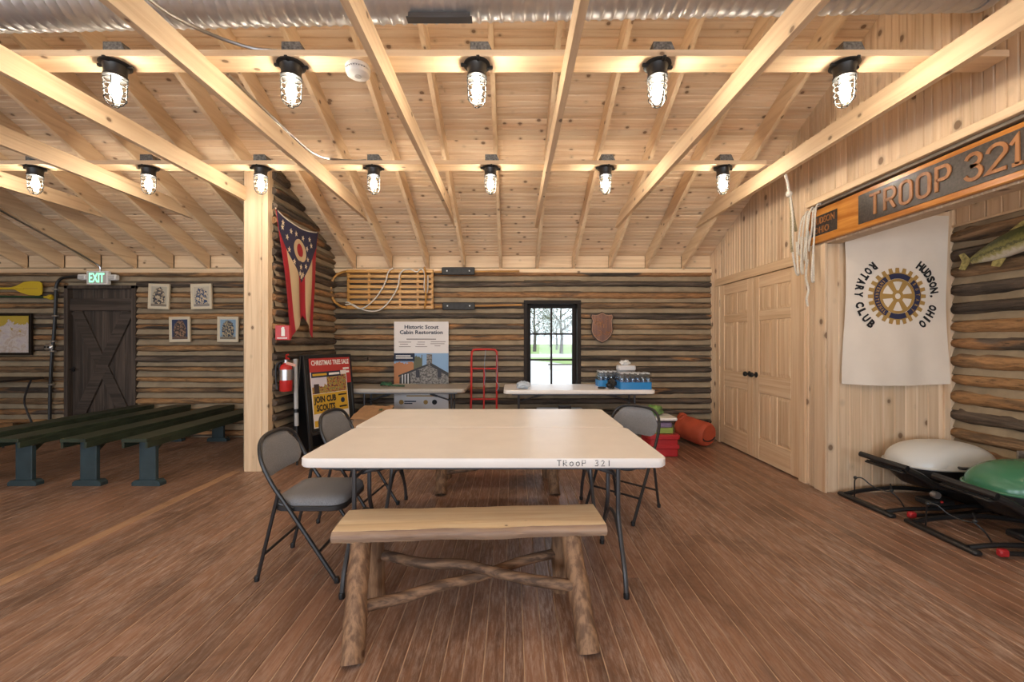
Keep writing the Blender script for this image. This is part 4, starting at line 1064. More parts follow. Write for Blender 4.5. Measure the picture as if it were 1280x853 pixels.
MB().tube([(0, 0, .325), (.03, -.03, .345), (.065, -.06, .335)], .008, 6).tube([(0, 0, .335), (.02, -.03, .375), (.05, -.05, .38)], .008, 6).build('handle', M['red'], t)
MB().tube(smooth_path([(-.01, -.01, .31), (-.05, -.035, .30), (-.078, -.045, .25), (-.078, -.045, .12), (-.068, -.045, .05), (-.062, -.045, .02)], 5), .010, 8).build('hose', M['black'], t)
MB().box((.05, -.055, .30), (.12, .003, .028), .0005, RZ(R(-15)) @ RY(R(12))).build('tag', plain('tag_pink', (.65, .36, .28), .7), t)
MB().box((-.055, 0, .25), (.02, .05, .10), .004).build('bracket', M['black'], t)

# ================================================================== FAR WALL THINGS
def P(px, py, y): return ((px - 640) / 530 * y, y, 1.32 - (py - 426) / 530 * y)
# ---- wooden sled on the wall
t = thing('wooden_sled', 'slatted wooden sled with a bent-wood bow hung on the log wall', 'sled')
ys = YW - .03; x0, x1, zt, zb = -2.235, -1.06, 2.262, 1.775
def sbar(nm, c_, d_, m_='sled', bev=.006): return MB().box(c_, d_, bev).build(nm, M[m_], t, smooth=False)
for z in (zt, zb): sbar('side_rail', ((x0 + x1) / 2, ys - .02, z), (x1 - x0, .045, .045))
ns = 6
for k in range(ns):
    z = zb + (zt - zb) * (k + 1) / (ns + 1); sbar('slat', ((x0 + x1) / 2 + .01, ys - .035, z), (x1 - x0 - .04, .014, .042), bev=.003)
for x in (x0 + .02, x0 + .30, x0 + .72, x0 + .96, x1 - .02): sbar('cross_bar', (x, ys - .012, (zt + zb) / 2), (.034, .022, zt - zb), bev=.003)
bw = smooth_path([(x0 + .05, ys - .02, zt + .005), (x0 - .06, ys - .02, zt - .01), (x0 - .155, ys - .025, zt - .07), (x0 - .205, ys - .03, zt - .17), (x0 - .205, ys - .03, zb + .17), (x0 - .155, ys - .025, zb + .07), (x0 - .06, ys - .02, zb + .01), (x0 + .05, ys - .02, zb - .005)], 5)
MB().tube(bw, .016, 8).build('bow', M['sled'], t)
MB().tube(smooth_path([(x1 - .12, ys - .04, zt + .05), (x1 - .095, ys - .085, zt - .08), (x1 - .09, ys - .10, (zt + zb) / 2), (x1 - .095, ys - .085, zb + .08), (x1 - .12, ys - .04, zb - .01)], 5), .022, 8, flat=.5).build('end_hoop', M['sled'], t)
rp = smooth_path([(-1.60, ys - .06, 2.30), (-1.66, ys - .07, 2.24), (-1.70, ys - .075, 2.10), (-1.80, ys - .075, 1.93), (-1.93, ys - .07, 1.80), (-2.04, ys - .06, 1.755), (-2.14, ys - .05, 1.80), (-2.20, ys - .05, 1.84), (-2.24, ys - .045, 1.84)], 5)
MB().tube(rp, .009, 7).build('rope', M['rope'], t)
rp = smooth_path([(-1.44, ys - .06, 2.28), (-1.50, ys - .07, 2.22), (-1.53, ys - .075, 2.05), (-1.63, ys - .075, 1.87), (-1.76, ys - .07, 1.745), (-1.90, ys - .06, 1.72), (-2.05, ys - .055, 1.76), (-2.14, ys - .055, 1.81), (-2.24, ys - .05, 1.81)], 5)
MB().tube(rp, .009, 7).build('rope', M['rope'], t)
rp = smooth_path([(-1.44, ys - .05, 2.28), (-1.36, ys - .05, 2.285), (-1.28, ys - .05, 2.25), (-1.22, ys - .06, 2.29), (-1.17, ys - .07, 2.22), (-1.175, ys - .08, 2.05), (-1.15, ys - .08, 1.96), (-1.13, ys - .07, 2.02), (-1.13, ys - .06, 2.2)], 5)
MB().tube(rp, .009, 7).build('rope', M['rope'], t)
# ---- rubber-flap fire beaters
for k, (zc, xr, lab) in enumerate(((2.262, .10, 'wooden pole with a black rubber flap, hung just under the top plate'), (1.795, .135, 'wooden pole with a black rubber flap, hung below its twin beside the window'))):
    t = thing('fire_beater', lab, 'fire beater'); yb = YW - (.07 if k == 0 else .03)
    MB().tube([(-1.04, yb, zc - .01), (xr, yb, zc + (.0 if k == 0 else .015))], .014, 8).build('pole', M['pole_wood'], t)
    fl_ = MB().box((-.722, yb - .016, zc - .002), (.445, .022, .105), .009).build('flap', M['rubber'], t)
    for q in (-1, 1): MB().lathe([(0, 0), (.010, 0), (.008, .005), (0, .006)], 8, face_cam((-.722 + q * .15, yb - .027, zc))).build('rivet', M['silver'], fl_)
# ---- cabin restoration poster
t = thing('poster', 'tall white cabin restoration poster behind the gray folding table', 'poster')
px0, px1 = -1.60, -.862; pz0, pz1 = .40, 1.582; pcx = (px0 + px1) / 2; pw = px1 - px0; yp = YW - .032
def cabin_fn(nt, u, v, uv):
    n = noise_tex(nt, scaled(nt, uv, (9, 6, 1)), 1.5, 4, .65); n2 = noise_tex(nt, scaled(nt, uv, (26, 18, 1)), 1.0, 3, .7)
    sky = (.22, .36, .55)
    col = mixc(nt, ((u < .36) * ((v + (E(n) - .5) * .35) < .72)), sky, (.42, .17, .06))
    tr = E_between(u, .36, .52) * ((v + (E(n) - .5) * .5) < .9) ; col = mixc(nt, tr, col, (.10, .10, .05))
    st = ramp(nt, n2, [(.40, (.05, .045, .04)), (.6, (.27, .25, .23))])
    roofl = (v < (u * .62 + .30)) * (u < .66); roofr = (v < (1.34 - u * .92)) * (u > .60)
    body = ((roofl + roofr) > .5)
    col = mixc(nt, body * (u > .12), col, st)
    col = mixc(nt, E_between(u, .60, .70) * (v < .97), col, st)
    edge = E_between(v - u * .62, .24, .30) * (u < .62) * (u > .08) + E_between(v + u * .92, 1.24, 1.34) * (u > .66)
    col = mixc(nt, edge, col, (.02, .02, .022))
    por = (u < .30) * (u > .10) * (v < (u * .62 + .22)) ; col = mixc(nt, por, col, (.03, .03, .03))
    for q in (.145, .195, .25): col = mixc(nt, E_between(u, q, q + .018) * (v < .32 + q * .3), col, (.62, .62, .62))
    col = mixc(nt, (v < .10) * (u < .40), col, (.50, .46, .34))
    for (wx_, wz_) in ((.40, .38), (.80, .38)): col = mixc(nt, E_between(u, wx_, wx_ + .07) * E_between(v, wz_ - .1, wz_ + .12), col, (.02, .02, .03))
    return col
card('sheet', pw, pz1 - pz0, .012, face_cam((pcx, yp, (pz0 + pz1) / 2)), M['poster_white'], t)
ph = .46; pzc = 1.155 - ph / 2
pic = card('photo_print', pw, ph, .002, face_cam((pcx, yp - .0025, pzc)), print_mat('cabin_photo_print', cabin_fn), t)
MB().box((px0 + .14, yp - .004, 1.155 - .055), (.28, .003, .11)).build('caption_box', M['ink_navy'], t, smooth=False)
def text_line(x_, z_, w_, h_, mat, par, y_): MB().box((x_, y_, z_), (w_, .0016, h_)).build('text_line', M[mat], par, smooth=False)   # small print too fine to read
text_line(px0 + .125, 1.118, .20, .014, 'ink_white', t, yp - .006); text_line(px0 + .14, 1.090, .23, .014, 'ink_white', t, yp - .006)
b = MB(); text_into(b, 'Historic Scout\nCabin Restoration', .585, .125, face_cam((pcx, yp - .0015, 1.475)), .0012, .025); b.build('lettering', M['ink_navy'], t, smooth=False)
M['ink_soft'] = plain('ink_soft', (.24, .21, .20), .7)
text_line(pcx, 1.345, .40, .014, 'ink_soft', t, yp - .001)
for (cx_, cz_, cw_) in ((-.222, 1.305, .17), (-.235, 1.277, .11), (-.222, 1.243, .16), (-.0, 1.305, .10), (-.01, 1.277, .11), (.0, 1.243, .16), (.23, 1.309, .20), (.22, 1.283, .19), (.22, 1.254, .08)):
    text_line(pcx + cx_, cz_, cw_, .009, 'ink_soft', t, yp - .001)
text_line(pcx, .625, .56, .012, 'ink_navy', t, yp - .001)
MB().box((pcx, yp - .002, .575), (.40, .003, .016)).build('rule_line', M['gold'], t, smooth=False)
for cx_, m_, r_ in ((-.27, 'gold', .032), (.06, 'gold', .030), (.18, 'ink', .034)):
    MB().lathe([(0, 0), (r_, 0), (r_, .002), (0, .002)], 18, face_cam((pcx + cx_, yp - .001, .49))).build('seal', M[m_], t, smooth=False)
text_line(pcx - .15, .50, .16, .016, 'ink_navy', t, yp - .001); text_line(pcx - .175, .472, .11, .014, 'ink_navy', t, yp - .001)
# ---- shield plaque
t = thing('shield_plaque', 'carved wooden shield plaque on the log wall beside the window', 'plaque')
sh = [(0, .215), (.05, .185), (.10, .175), (.145, .185), (.158, .15), (.135, .10), (.145, .02), (.150, -.05), (.125, -.12), (.07, -.18), (0, -.215)]
poly = sh + [(-p[0], p[1]) for p in sh[-2:0:-1]]; scx = P(752, 409, YW)
MB().prism(poly, -.012, .012, face_cam((scx[0], YW - .02, scx[2])), bev=.004).build('rim', M['plaque_edge'], t, smooth=False)
MB().prism([(p[0] * .90, p[1] * .91) for p in poly], .0, .018, face_cam((scx[0], YW - .02, scx[2])), bev=.003).build('field', M['plaque'], t, smooth=False)
b = MB()
for k in range(14):
    a = random.uniform(0, 6.28); r0 = random.uniform(.01, .028); cx_ = random.uniform(-.085, .085); cz_ = random.choice((-1, 1)) * random.uniform(.05, .12)
    b.tube([(scx[0] + cx_ + r0 * math.cos(a + q * .5) * 1.6, YW - .040, scx[2] + cz_ * .9 + r0 * math.sin(a + q * .5)) for q in range(7)], .0045, 5)
b.build('carving', M['sign_letter'], t)
for dx in (-.052, -.022, .022, .052): MB().box((scx[0] + dx, YW - .039, scx[2] + .02), (.012, .006, .055), .002).build('carving', M['sign_letter'], t)
b = MB(); b.tube([tuple(face_cam((scx[0], YW - .036, scx[2])) @ Vector((p[0] * .90, p[1] * .91, 0))) for p in poly], .0045, 6, closed=True); b.build('inlay_line', plain('plaque_inlay', (.42, .24, .14), .5), t)
# ---- red hand truck
t = thing('hand_truck', 'red steel hand truck standing against the log wall', 'hand truck', (-.372, 5.56, 0))
MB().tube(smooth_path([(-.17, -.02, .10), (-.17, .08, .7), (-.17, .13, 1.12), (-.155, .135, 1.185), (-.11, .137, 1.205), (.11, .137, 1.205), (.155, .135, 1.185), (.17, .13, 1.12), (.17, .08, .7), (.17, -.02, .10)], 4), .014, 8).build('frame', M['red'], t)
for z in (.95, .55, .25): MB().tube([(-.17, -.03 + .15 * z, z), (.17, -.03 + .15 * z, z)], .011, 8).build('cross_bar', M['red'], t)
MB().tube([(0, .0, .12), (0, .10, .95)], .011, 8).build('spine', M['red'], t)
MB().box((0, -.09, .015), (.38, .22, .012), .003).build('toe_plate', M['red'], t)
MB().box((0, .0, .10), (.36, .012, .20), .003).build('back_plate', M['red'], t)
for s_ in (-1, 1): MB().lathe([(0, -.025), (.07, -.025), (.092, -.02), (.10, 0), (.092, .02), (.07, .025), (0, .025)], 20, TR(s_ * .145, .13, .10) @ RY(R(90))).build('wheel', M['black'], t)
MB().tube([(-.165, .13, .10), (.165, .13, .10)], .009, 8).build('axle', M['silver'], t)
MB().tube(smooth_path([(.02, .10, 1.20), (.005, .09, 1.0), (.015, .08, .85), (.0, .07, .72)], 4), .010, 6, flat=.4).build('strap', M['strap_blue'], t)
MB().tube(smooth_path([(.165, .11, 1.13), (.175, .09, .95), (.16, .08, .80), (.20, .06, .72), (.17, .06, .66)], 4), .010, 6, flat=.4).build('strap', M['strap_blue'], t)
# ---- things on the gray table
gp = [(-1.60 + .08 * math.cos(a * .9) * (1 - a / 40), 5.40 + .055 * math.sin(a * .9) * (1 - a / 40), .752 + .012 * (a % 3) + .02 * (a / 20)) for a in range(20)] + [(-1.50, 5.38, .755), (-1.42, 5.37, .752), (-1.36, 5.36, .752)]
tag(MB().tube(smooth_path(gp, 3), .009, 6).build('rope_coil', M['green_rope']), 'tangled dark green rope lying on the gray folding table', 'rope')
# paper bag on the floor beneath
t = thing('paper_bag', 'crumpled brown paper bag on the floor beside the poster stand', 'paper bag', (-1.62, 4.88, 0), R(-8))
def bagf(u, v):
    a = u * 2 * PI; c_, s_ = math.cos(a), math.sin(a); q = max(abs(c_), abs(s_)); k_ = .19 / q * (1 - .06 * v)
    nn = .012 * noise.noise((c_ * 3, s_ * 3, v * 4))
    return (c_ * (k_ + nn), s_ * (k_ * .7 + nn) + .05 * v * v, .46 * v + .018 * noise.noise((c_ * 4, s_ * 4, 9)) * v)
b = MB().grid(40, 10, bagf, wrap=True); b.build('bag_body', M['paper_bag'], t, ang=25)
def flapf(u, v):
    return (-.19 + .38 * u, -.15 + .36 * v, .445 + .10 * v + .02 * noise.noise((u * 5, v * 5, 2)))
MB().grid(10, 10, flapf).build('folded_top', M['paper_bag'], t, ang=25)
MB().prism(star_poly(.035), 0, .001, TR(.10, .04, .525) @ RX(R(16))).build('printed_mark', M['green_rope'], t, smooth=False)
# ---- things on the white table by the window
def crumple(name, label, cat, c_, r3, mat, seed, amp=.25):
    def f(u, v):
        a = u * 2 * PI; e = (v - .5) * PI; d_ = Vector((math.cos(e) * math.cos(a), math.cos(e) * math.sin(a), math.sin(e)))
        k_ = 1 + amp * noise.noise(d_ * 2.3 + Vector((seed, 0, 0))) + amp * .5 * noise.noise(d_ * 5.5 + Vector((seed, 3, 0)))
        return (c_[0] + r3[0] * d_.x * k_, c_[1] + r3[1] * d_.y * k_, max(c_[2] - r3[2], c_[2] + r3[2] * d_.z * k_))
    o = MB().grid(22, 14, f, wrap=True).build(name, M[mat] if isinstance(mat, str) else mat, ang=28)
    return tag(o, label, cat) if label else o
crumple('plastic_bag', 'crumpled clear plastic bag at the end of the white table', 'plastic bag', (.135, 5.14, .785), (.085, .06, .045), plain('bag_film', (.45, .52, .60), .2), 4, .35)
M['bag_white'] = plain('bag_white', (.72, .71, .72), .35)
def bottle_pack(label, cx, cy, nx_, ny_):
    t = thing('water_pack', label, 'water bottles', (cx, cy, .7405), 0, 'water bottle packs on the white table'); s_ = .063
    prof = [(0, 0), (.026, 0), (.030, .006), (.030, .055), (.027, .065), (.030, .075), (.030, .125), (.024, .150), (.013, .168), (.012, .180)]
    first = None
    for i in range(nx_):
        for j in range(ny_):
            o_ = ((i - (nx_ - 1) / 2) * s_, (j - (ny_ - 1) / 2) * s_, .004)
            if first is None:
                first = MB().lathe(prof, 10).build('bottle', M['bottle'], t); MB().lathe([(0, .178), (.015, .178), (.015, .195), (0, .196)], 10).build('cap', M['white'], first); first.location = o_
            else:
                c_ = copy_tree(first, t); c_.location = o_
    wd, dp = nx_ * s_ + .004, ny_ * s_ + .004
    b = MB(); pl = rrect(wd, dp, .02, 4)
    n = len(pl); b.add([(p[0], p[1], 0) for p in pl] + [(p[0], p[1], .085) for p in pl], [(k, (k + 1) % n, n + (k + 1) % n, n + k) for k in range(n)]); b.build('blue_wrap', M['water_blue'], t)
    b = MB(); pl2 = [(p[0] * 1.01, p[1] * 1.01) for p in pl]
    b.add([(p[0], p[1], .086) for p in pl2] + [(p[0], p[1], .19) for p in pl2] + [(p[0] * .9, p[1] * .9, .206) for p in pl2], [(k, (k + 1) % n, n + (k + 1) % n, n + k) for k in range(n)] + [(n + k, n + (k + 1) % n, 2 * n + (k + 1) % n, 2 * n + k) for k in range(n)] + [tuple(2 * n + k for k in range(n))])
    b.build('shrink_film', M['film'], t)
    return t
bottle_pack('shrink-wrapped pack of water bottles with a blue wrap beside the black camera bag', 1.48, 5.18, 6, 4)
bottle_pack('shrink-wrapped water bottle pack behind the black bag and under the tissues', 1.285, 5.46, 6, 4)
crumple('camera_bag', 'small black bag in front of the water bottles', 'bag', (1.205, 5.13, .80), (.055, .045, .058), 'black', 9, .4)
tag(MB().tube(smooth_path([(1.13, 5.14, .753), (1.09, 5.12, .752), (1.05, 5.15, .752), (1.08, 5.19, .752), (1.13, 5.18, .753)], 4), .011, 6).build('bag_strap', M['black']), 'black strap looped on the white table beside the small bag', 'strap')
t = thing('tissue_box', 'white tissue pack on top of the water bottles', 'tissue pack', (1.44, 5.36, .9455), R(5))
MB().box((0, 0, .035), (.22, .12, .07), .014).build('wrapper', M['bag_white'], t)
crumple('tissue', None, None, (-.01, 0, .10), (.06, .035, .032), 'white', 14, .5).parent = t
# ---- storage below the tables and by the closet
t = thing('storage_tote', 'red plastic storage tote on the floor beside the orange duffel', 'storage tote', (1.735, 5.0, 0))
MB().prism(rrect(.33, .34, .03, 4), 0, .20, bev=.008).build('tub', M['red_plastic'], t)
MB().prism(rrect(.36, .38, .035, 4), .20, .25, bev=.006).build('lid', M['red_plastic'], t)
MB().box((.0, -.172, .115), (.34, .02, .05), .006).build('handle_rim', M['red_plastic'], t)
t = thing('clear_bin', 'clear plastic bin of folded cloth stacked on the red tote', 'storage bin', (1.745, 5.01, .2505))
MB().prism(rrect(.26, .28, .02, 4), 0, .155).build('bin_body', M['film'], t)
MB().prism(rrect(.235, .25, .02, 4), .005, .065).build('folded_cloth', M['lime'], t); MB().prism(rrect(.22, .24, .03, 4), .068, .125, bev=.012).build('folded_cloth', M['lilac'], t)
MB().prism(rrect(.31, .32, .025, 4), .155, .185, bev=.006).build('lid', M['white'], t)
M['foil'] = plain('green_blue_print', (.16, .30, .09), .3, nz=.9, nscale=9)
crumple('snack_bag', 'green and white plastic bag lying on the clear bin', 'bag', (1.69, 5.06, .4965), (.11, .10, .06), 'foil', 21, .3)
tag(MB().prism(rrect(.52, .34, .03, 4), .0, .40, TR(.62, 5.42, 0), bev=.008).build('storage_bin', plain('bin_clear_gray', (.42, .42, .42), .3)), 'gray storage bin on the floor under the window table', 'storage bin')
tag(MB().prism(rrect(.60, .40, .03, 4), .4005, .44, TR(.62, 5.42, 0), bev=.006).build('bin_lid', M['lid_white']), 'flat white lid on the gray bin under the window table', 'lid')
tag(MB().box((.66, 5.30, .475), (.16, .03, .07), .002, None).build('cardboard_piece', M['shelf_dark']), 'dark folded card on the white bin lid under the table', 'card')
# ---- orange duffel
t = thing('duffel_bag', 'orange-red cylindrical duffel bag lying by the closet door', 'duffel bag', (2.20, 5.02, 0), 0)
A_ = Vector((.02, .62, .205)); B_ = Vector((.235, .22, .152)); d_ = (B_ - A_); Ld = d_.length; d_.normalize(); u_ = Vector((0, 0, 1)); u_ = (u_ - d_ * u_.dot(d_)).normalized(); v_ = d_.cross(u_)
def duf(u, v):
    a = u * 2 * PI; k_ = min(1, .55 + .9 * min(v * 4, 1)) if v < .25 else (1 if v < .93 else 1 - (v - .93) * 2.2)
    r_ = .150 * min(k_, 1) * (1 + .05 * noise.noise((math.cos(a) * 2, math.sin(a) * 2, v * 5)))
    p = A_ + d_ * (Ld * v) + (u_ * math.sin(a) + v_ * math.cos(a)) * r_; return (p.x, p.y, max(p.z, .004))
b = MB().grid(28, 22, duf, wrap=True); b.f.append(tuple(22 * 28 + k for k in range(28))); b.f.append(tuple(range(27, -1, -1))); b.build('bag_body', M['duffel'], t, ang=50)
cp = B_ + d_ * .004
b = MB().tube([tuple(cp + (v_ * math.cos(R(200 + 14 * k)) + u_ * math.sin(R(200 + 14 * k)) * .55) * .118 - u_ * .01) for k in range(11)], .008, 6); b.build('grab_handle', M['black'], t)
b = MB().tube(smooth_path([tuple(A_ + (u_ * .12 - v_ * .05) + d_ * .05), tuple(A_ + u_ * .14 + d_ * .02), tuple(A_ + u_ * .10 + v_ * .09 + d_ * .08), tuple(A_ + u_ * .15 + v_ * .05 + d_ * .12)], 4), [.035] * 13, 8); b.build('drawn_neck', M['duffel'], t)
tag(MB().tube(smooth_path([(2.50, 5.70, .012), (2.52, 5.70, .16), (2.56, 5.70, .22), (2.64, 5.71, .24), (2.58, 5.70, .18), (2.53, 5.70, .14), (2.56, 5.70, .05), (2.57, 5.69, .012)], 4), .011, 6).build('bag_strap', M['black_matte']), 'black webbing strap bunched behind the orange duffel', 'strap')
# ---- A-frame stand with posters
t = thing('poster_stand', 'black A-frame stand holding scout recruiting posters', 'poster stand', (-2.10, 4.80, 0), R(66))
# local frame: +x along the panel (to the far side), panel leans; its face is local -y
th_ = R(6.2); FM = RX(-th_)
def onp(x, z, o=0): return TR(0, -.145, 0) @ FM @ mat3((1, 0, 0), (0, 0, 1), (0, -1, 0), (x, -o, z))
b = MB()
for s_ in (-1, 1): b.box((s_ * .315, .585, 0), (.035, 1.17, .03), .004, onp(0, 0))
b.box((0, 1.155, 0), (.66, .035, .03), .004, onp(0, 0)); b.box((0, .33, 0), (.62, .03, .03), .004, onp(0, 0)); b.build('front_frame', M['black'], t)
b = MB(); FB = TR(0, .15, 0) @ RX(th_) @ mat3((1, 0, 0), (0, 0, 1), (0, -1, 0))
for s_ in (-1, 1): b.box((s_ * .315, .585, 0), (.035, 1.17, .03), .004, FB)
b.box((0, 1.155, 0), (.66, .035, .03), .004, FB); b.box((0, .62, 0), (.60, 1.0, .008), .002, FB); b.build('rear_frame', M['black'], t)
card('backing_board', .60, .80, .008, onp(0, .75, .004), M['black_matte'], t)
M['poster_red'] = plain('poster_red', (.42, .035, .03), .6); M['poster_yellow'] = plain('poster_yellow', (.60, .36, .03), .6)
pr = card('poster_sheet', .58, .30, .003, onp(.02, .985, .014), M['poster_red'], t)
b = MB(); text_into(b, 'CHRISTMAS TREE SALE', .53, .055, onp(.02, 1.085, .0145), .001, .02); b.build('lettering', M['ink_white'], pr, smooth=False)
def stand_line(x_, z_, w_, h_, mat, par, o=.022): MB().box((x_, z_, o), (w_, h_, .0012), 0, onp(0, 0)).build('text_line', M[mat], par, smooth=False)
for q in (.965, 1.005): stand_line(.235, q, .09, .022, 'ink_white', pr, .0150)
def crowd(nt, u, v, uv):
    n = noise_tex(nt, scaled(nt, uv, (12, 5, 1)), 1.4, 3, .7); n2 = noise_tex(nt, scaled(nt, uv, (7, 3, 1)), 1.1, 3, .6)
    col = ramp(nt, n, [(.36, (.03, .025, .03)), (.44, (.30, .05, .06)), (.52, (.50, .36, .05)), (.60, (.06, .10, .05)), (.70, (.45, .36, .30))])
    col = mixc(nt, (u < .42) * ((v + (E(n2) - .5) * .8) > .42), col, (.60, .56, .62))
    return mixc(nt, ((u - .12).abs() < .07) * (v < .55), col, (.05, .03, .03))
p2 = card('poster_sheet', .50, .60, .003, onp(-.02, .685, .019), M['poster_white'], t)
card('photo_print', .48, .19, .001, onp(-.02, .845, .0205), print_mat('crowd_photo_print', crowd), p2)
MB().box((-.06, .955, .020), (.40, .06, .003), 0, onp(0, 0)).build('banner_strip', M['ink_navy'], p2, smooth=False)
stand_line(-.15, .955, .19, .024, 'poster_yellow', p2); stand_line(.05, .955, .15, .024, 'ink_white', p2)
MB().box((-.02, .64, .020), (.48, .21, .003), 0, onp(0, 0)).build('yellow_panel', M['poster_yellow'], p2, smooth=False)
b = MB(); text_into(b, 'JOIN CUB\nSCOUTS', .30, .165, onp(-.10, .64, .022), .001, .045); b.build('lettering', M['ink'], p2, smooth=False)
stand_line(.145, .71, .12, .018, 'ink', p2); stand_line(.145, .575, .11, .018, 'ink', p2)
MB().lathe([(0, 0), (.030, 0), (.030, .0015), (0, .0015)], 14, onp(.145, .645, .0212)).build('badge', M['ink_navy'], p2, smooth=False)
MB().box((-.02, .43, .020), (.48, .065, .003), 0, onp(0, 0)).build('yellow_strip', M['poster_yellow'], p2, smooth=False)
b = MB(); text_into(b, 'www.BeAScout.org', .40, .042, onp(-.02, .43, .022), .001, .03); b.build('lettering', M['ink'], p2, smooth=False)
def faded(nt, u, v, uv):
    n = noise_tex(nt, scaled(nt, uv, (7, 6, 1)), 1.4, 3, .7)
    return ramp(nt, n, [(.36, (.28, .10, .06)), (.45, (.52, .46, .42)), (.6, (.56, .50, .46)), (.68, (.50, .33, .10))])
card('poster_sheet', .40, .36, .003, onp(.08, .21, .012), print_mat('faded_print', faded), t)
SI = (Matrix.Translation((-2.10, 4.80, 0)) @ RZ(R(66))).inverted()     # a grey tube strapped to the stand's side
MB().tube([(-2.285, 4.50, .42), (-2.30, 4.50, 1.13)], .022, 12, M=SI).build('strapped_tube', plain('tube_gray', (.42, .41, .40), .4), t)
MB().tube([(-2.288, 4.50, .56), (-2.289, 4.50, .60)], .026, 12, M=SI).build('clamp', M['black'], t)
MB().tube([(-2.283, 4.505, 0), (-2.285, 4.50, .42)], .012, 8, M=SI).build('pole', M['black'], t)

# ================================================================== RIGHT-HAND SIDE
# ---- carved troop sign on the header
XS = GAB - .045
t = thing('carved_sign', 'long carved wooden troop sign on the header above the alcove', 'sign')
sy0, sy1, sz0, sz1 = 1.62, 3.86, 2.182, 2.476
MB().box((XS + .022, (sy0 + sy1) / 2, (sz0 + sz1) / 2), (.043, sy1 - sy0, sz1 - sz0), .006).build('board', M['sign_wood'], t)
def west_panel(nm, y0, y1, z0, z1, m_): return MB().box((XS - .001, (y0 + y1) / 2, (z0 + z1) / 2), (.004, y1 - y0, z1 - z0), .001).build(nm, M[m_], t, smooth=False)
west_panel('dark_panel', 1.98, 3.285, 2.222, 2.444, 'sign_dark'); west_panel('dark_panel', 3.50, 3.80, 2.245, 2.415, 'sign_dark')
def arc_pts(cx, cy, rx, ry, a0, a1, n=7): return [(cx + rx * math.cos(R(a0 + (a1 - a0) * k / n)), cy + ry * math.sin(R(a0 + (a1 - a0) * k / n))) for k in range(n + 1)]
def ribbon(b, path, w_, h_, hw, Mx, closed=False):           # flat stroke of half width hw along a path given in a unit box
    P_ = [Vector((p[0] * w_, p[1] * h_, 0)) for p in path]; n = len(P_); L_, R_ = [], []
    for i in range(n):
        p0 = P_[i - 1] if (i or closed) else P_[i]; p1 = P_[(i + 1) % n] if (i < n - 1 or closed) else P_[i]
        d0 = (P_[i] - p0).normalized() if (P_[i] - p0).length > 1e-9 else (p1 - P_[i]).normalized(); d1 = (p1 - P_[i]).normalized() if (p1 - P_[i]).length > 1e-9 else d0
        t_ = (d0 + d1).normalized(); nn = Vector((-t_.y, t_.x, 0)); k = hw / max(.45, nn.dot(Vector((-d0.y, d0.x, 0)))); L_.append(P_[i] + nn * k); R_.append(P_[i] - nn * k)
    up = Vector((0, 0, .007)); vs = []
    for i in range(n): vs += [L_[i], R_[i], L_[i] + up, R_[i] + up]
    fs = []
    for i in range(n if closed else n - 1):
        a, c = 4 * i, 4 * ((i + 1) % n); fs += [(a + 2, a + 3, c + 3, c + 2), (a, c, c + 1, a + 1), (a, a + 2, c + 2, c), (a + 1, c + 1, c + 3, a + 3)]
    if not closed: fs += [(0, 1, 3, 2), (4 * n - 4, 4 * n - 2, 4 * n - 1, 4 * n - 3)]
    b.add(vs, fs, Mx)
bowl = [(0, .47), (.62, .47)] + arc_pts(.62, .735, .38, .265, -90, 90) + [(0, 1)]
GL = {'T': [([(0, 1), (1, 1)], 0), ([(.5, .97), (.5, 0)], 0)], 'P': [(bowl + [(0, 0)], 0)], 'R': [(bowl + [(0, 0)], 0), ([(.50, .47), (1, 0)], 0)],
      'O': [(arc_pts(.55, .78, .45, .22, 0, 90, 4) + arc_pts(.45, .78, .45, .22, 90, 180, 4) + arc_pts(.45, .22, .45, .22, 180, 270, 4) + arc_pts(.55, .22, .45, .22, 270, 360, 4), 1)],
      '3': [(arc_pts(.5, .765, .46, .235, 165, -90, 10) + [(.34, .53)], 0), ([(.34, .528)] + arc_pts(.5, .264, .5, .264, 90, -165, 11), 0)],
      '2': [(arc_pts(.5, .72, .48, .28, 170, -25, 10) + [(.02, .02), (1, .02)], 0)], '1': [([(0, .76), (.55, 1), (.55, 0)], 0), ([(.1, 0), (1, 0)], 0)]}
for ch_, ya, yb_ in (('T', 3.175, 3.085), ('R', 3.045, 2.965), ('O', 2.925, 2.845), ('O', 2.80, 2.72), ('P', 2.675, 2.595), ('3', 2.505, 2.42), ('2', 2.39, 2.295), ('1', 2.275, 2.222)):
    b = MB()
    for pth_, cl_ in GL[ch_]: ribbon(b, pth_, ya - yb_, .148, .0105, face_west((XS - .003, ya, 2.259)), bool(cl_))
    b.build('letter', M['sign_letter'], t, smooth=False)
b = MB(); text_into(b, 'HUDSON', .25, .058, face_west((XS - .003, 3.65, 2.368)), .005, .01); b.build('lettering', M['sign_letter'], t)
b = MB(); text_into(b, 'OHIO', .17, .058, face_west((XS - .003, 3.67, 2.288)), .005, .01); b.build('lettering', M['sign_letter'], t)
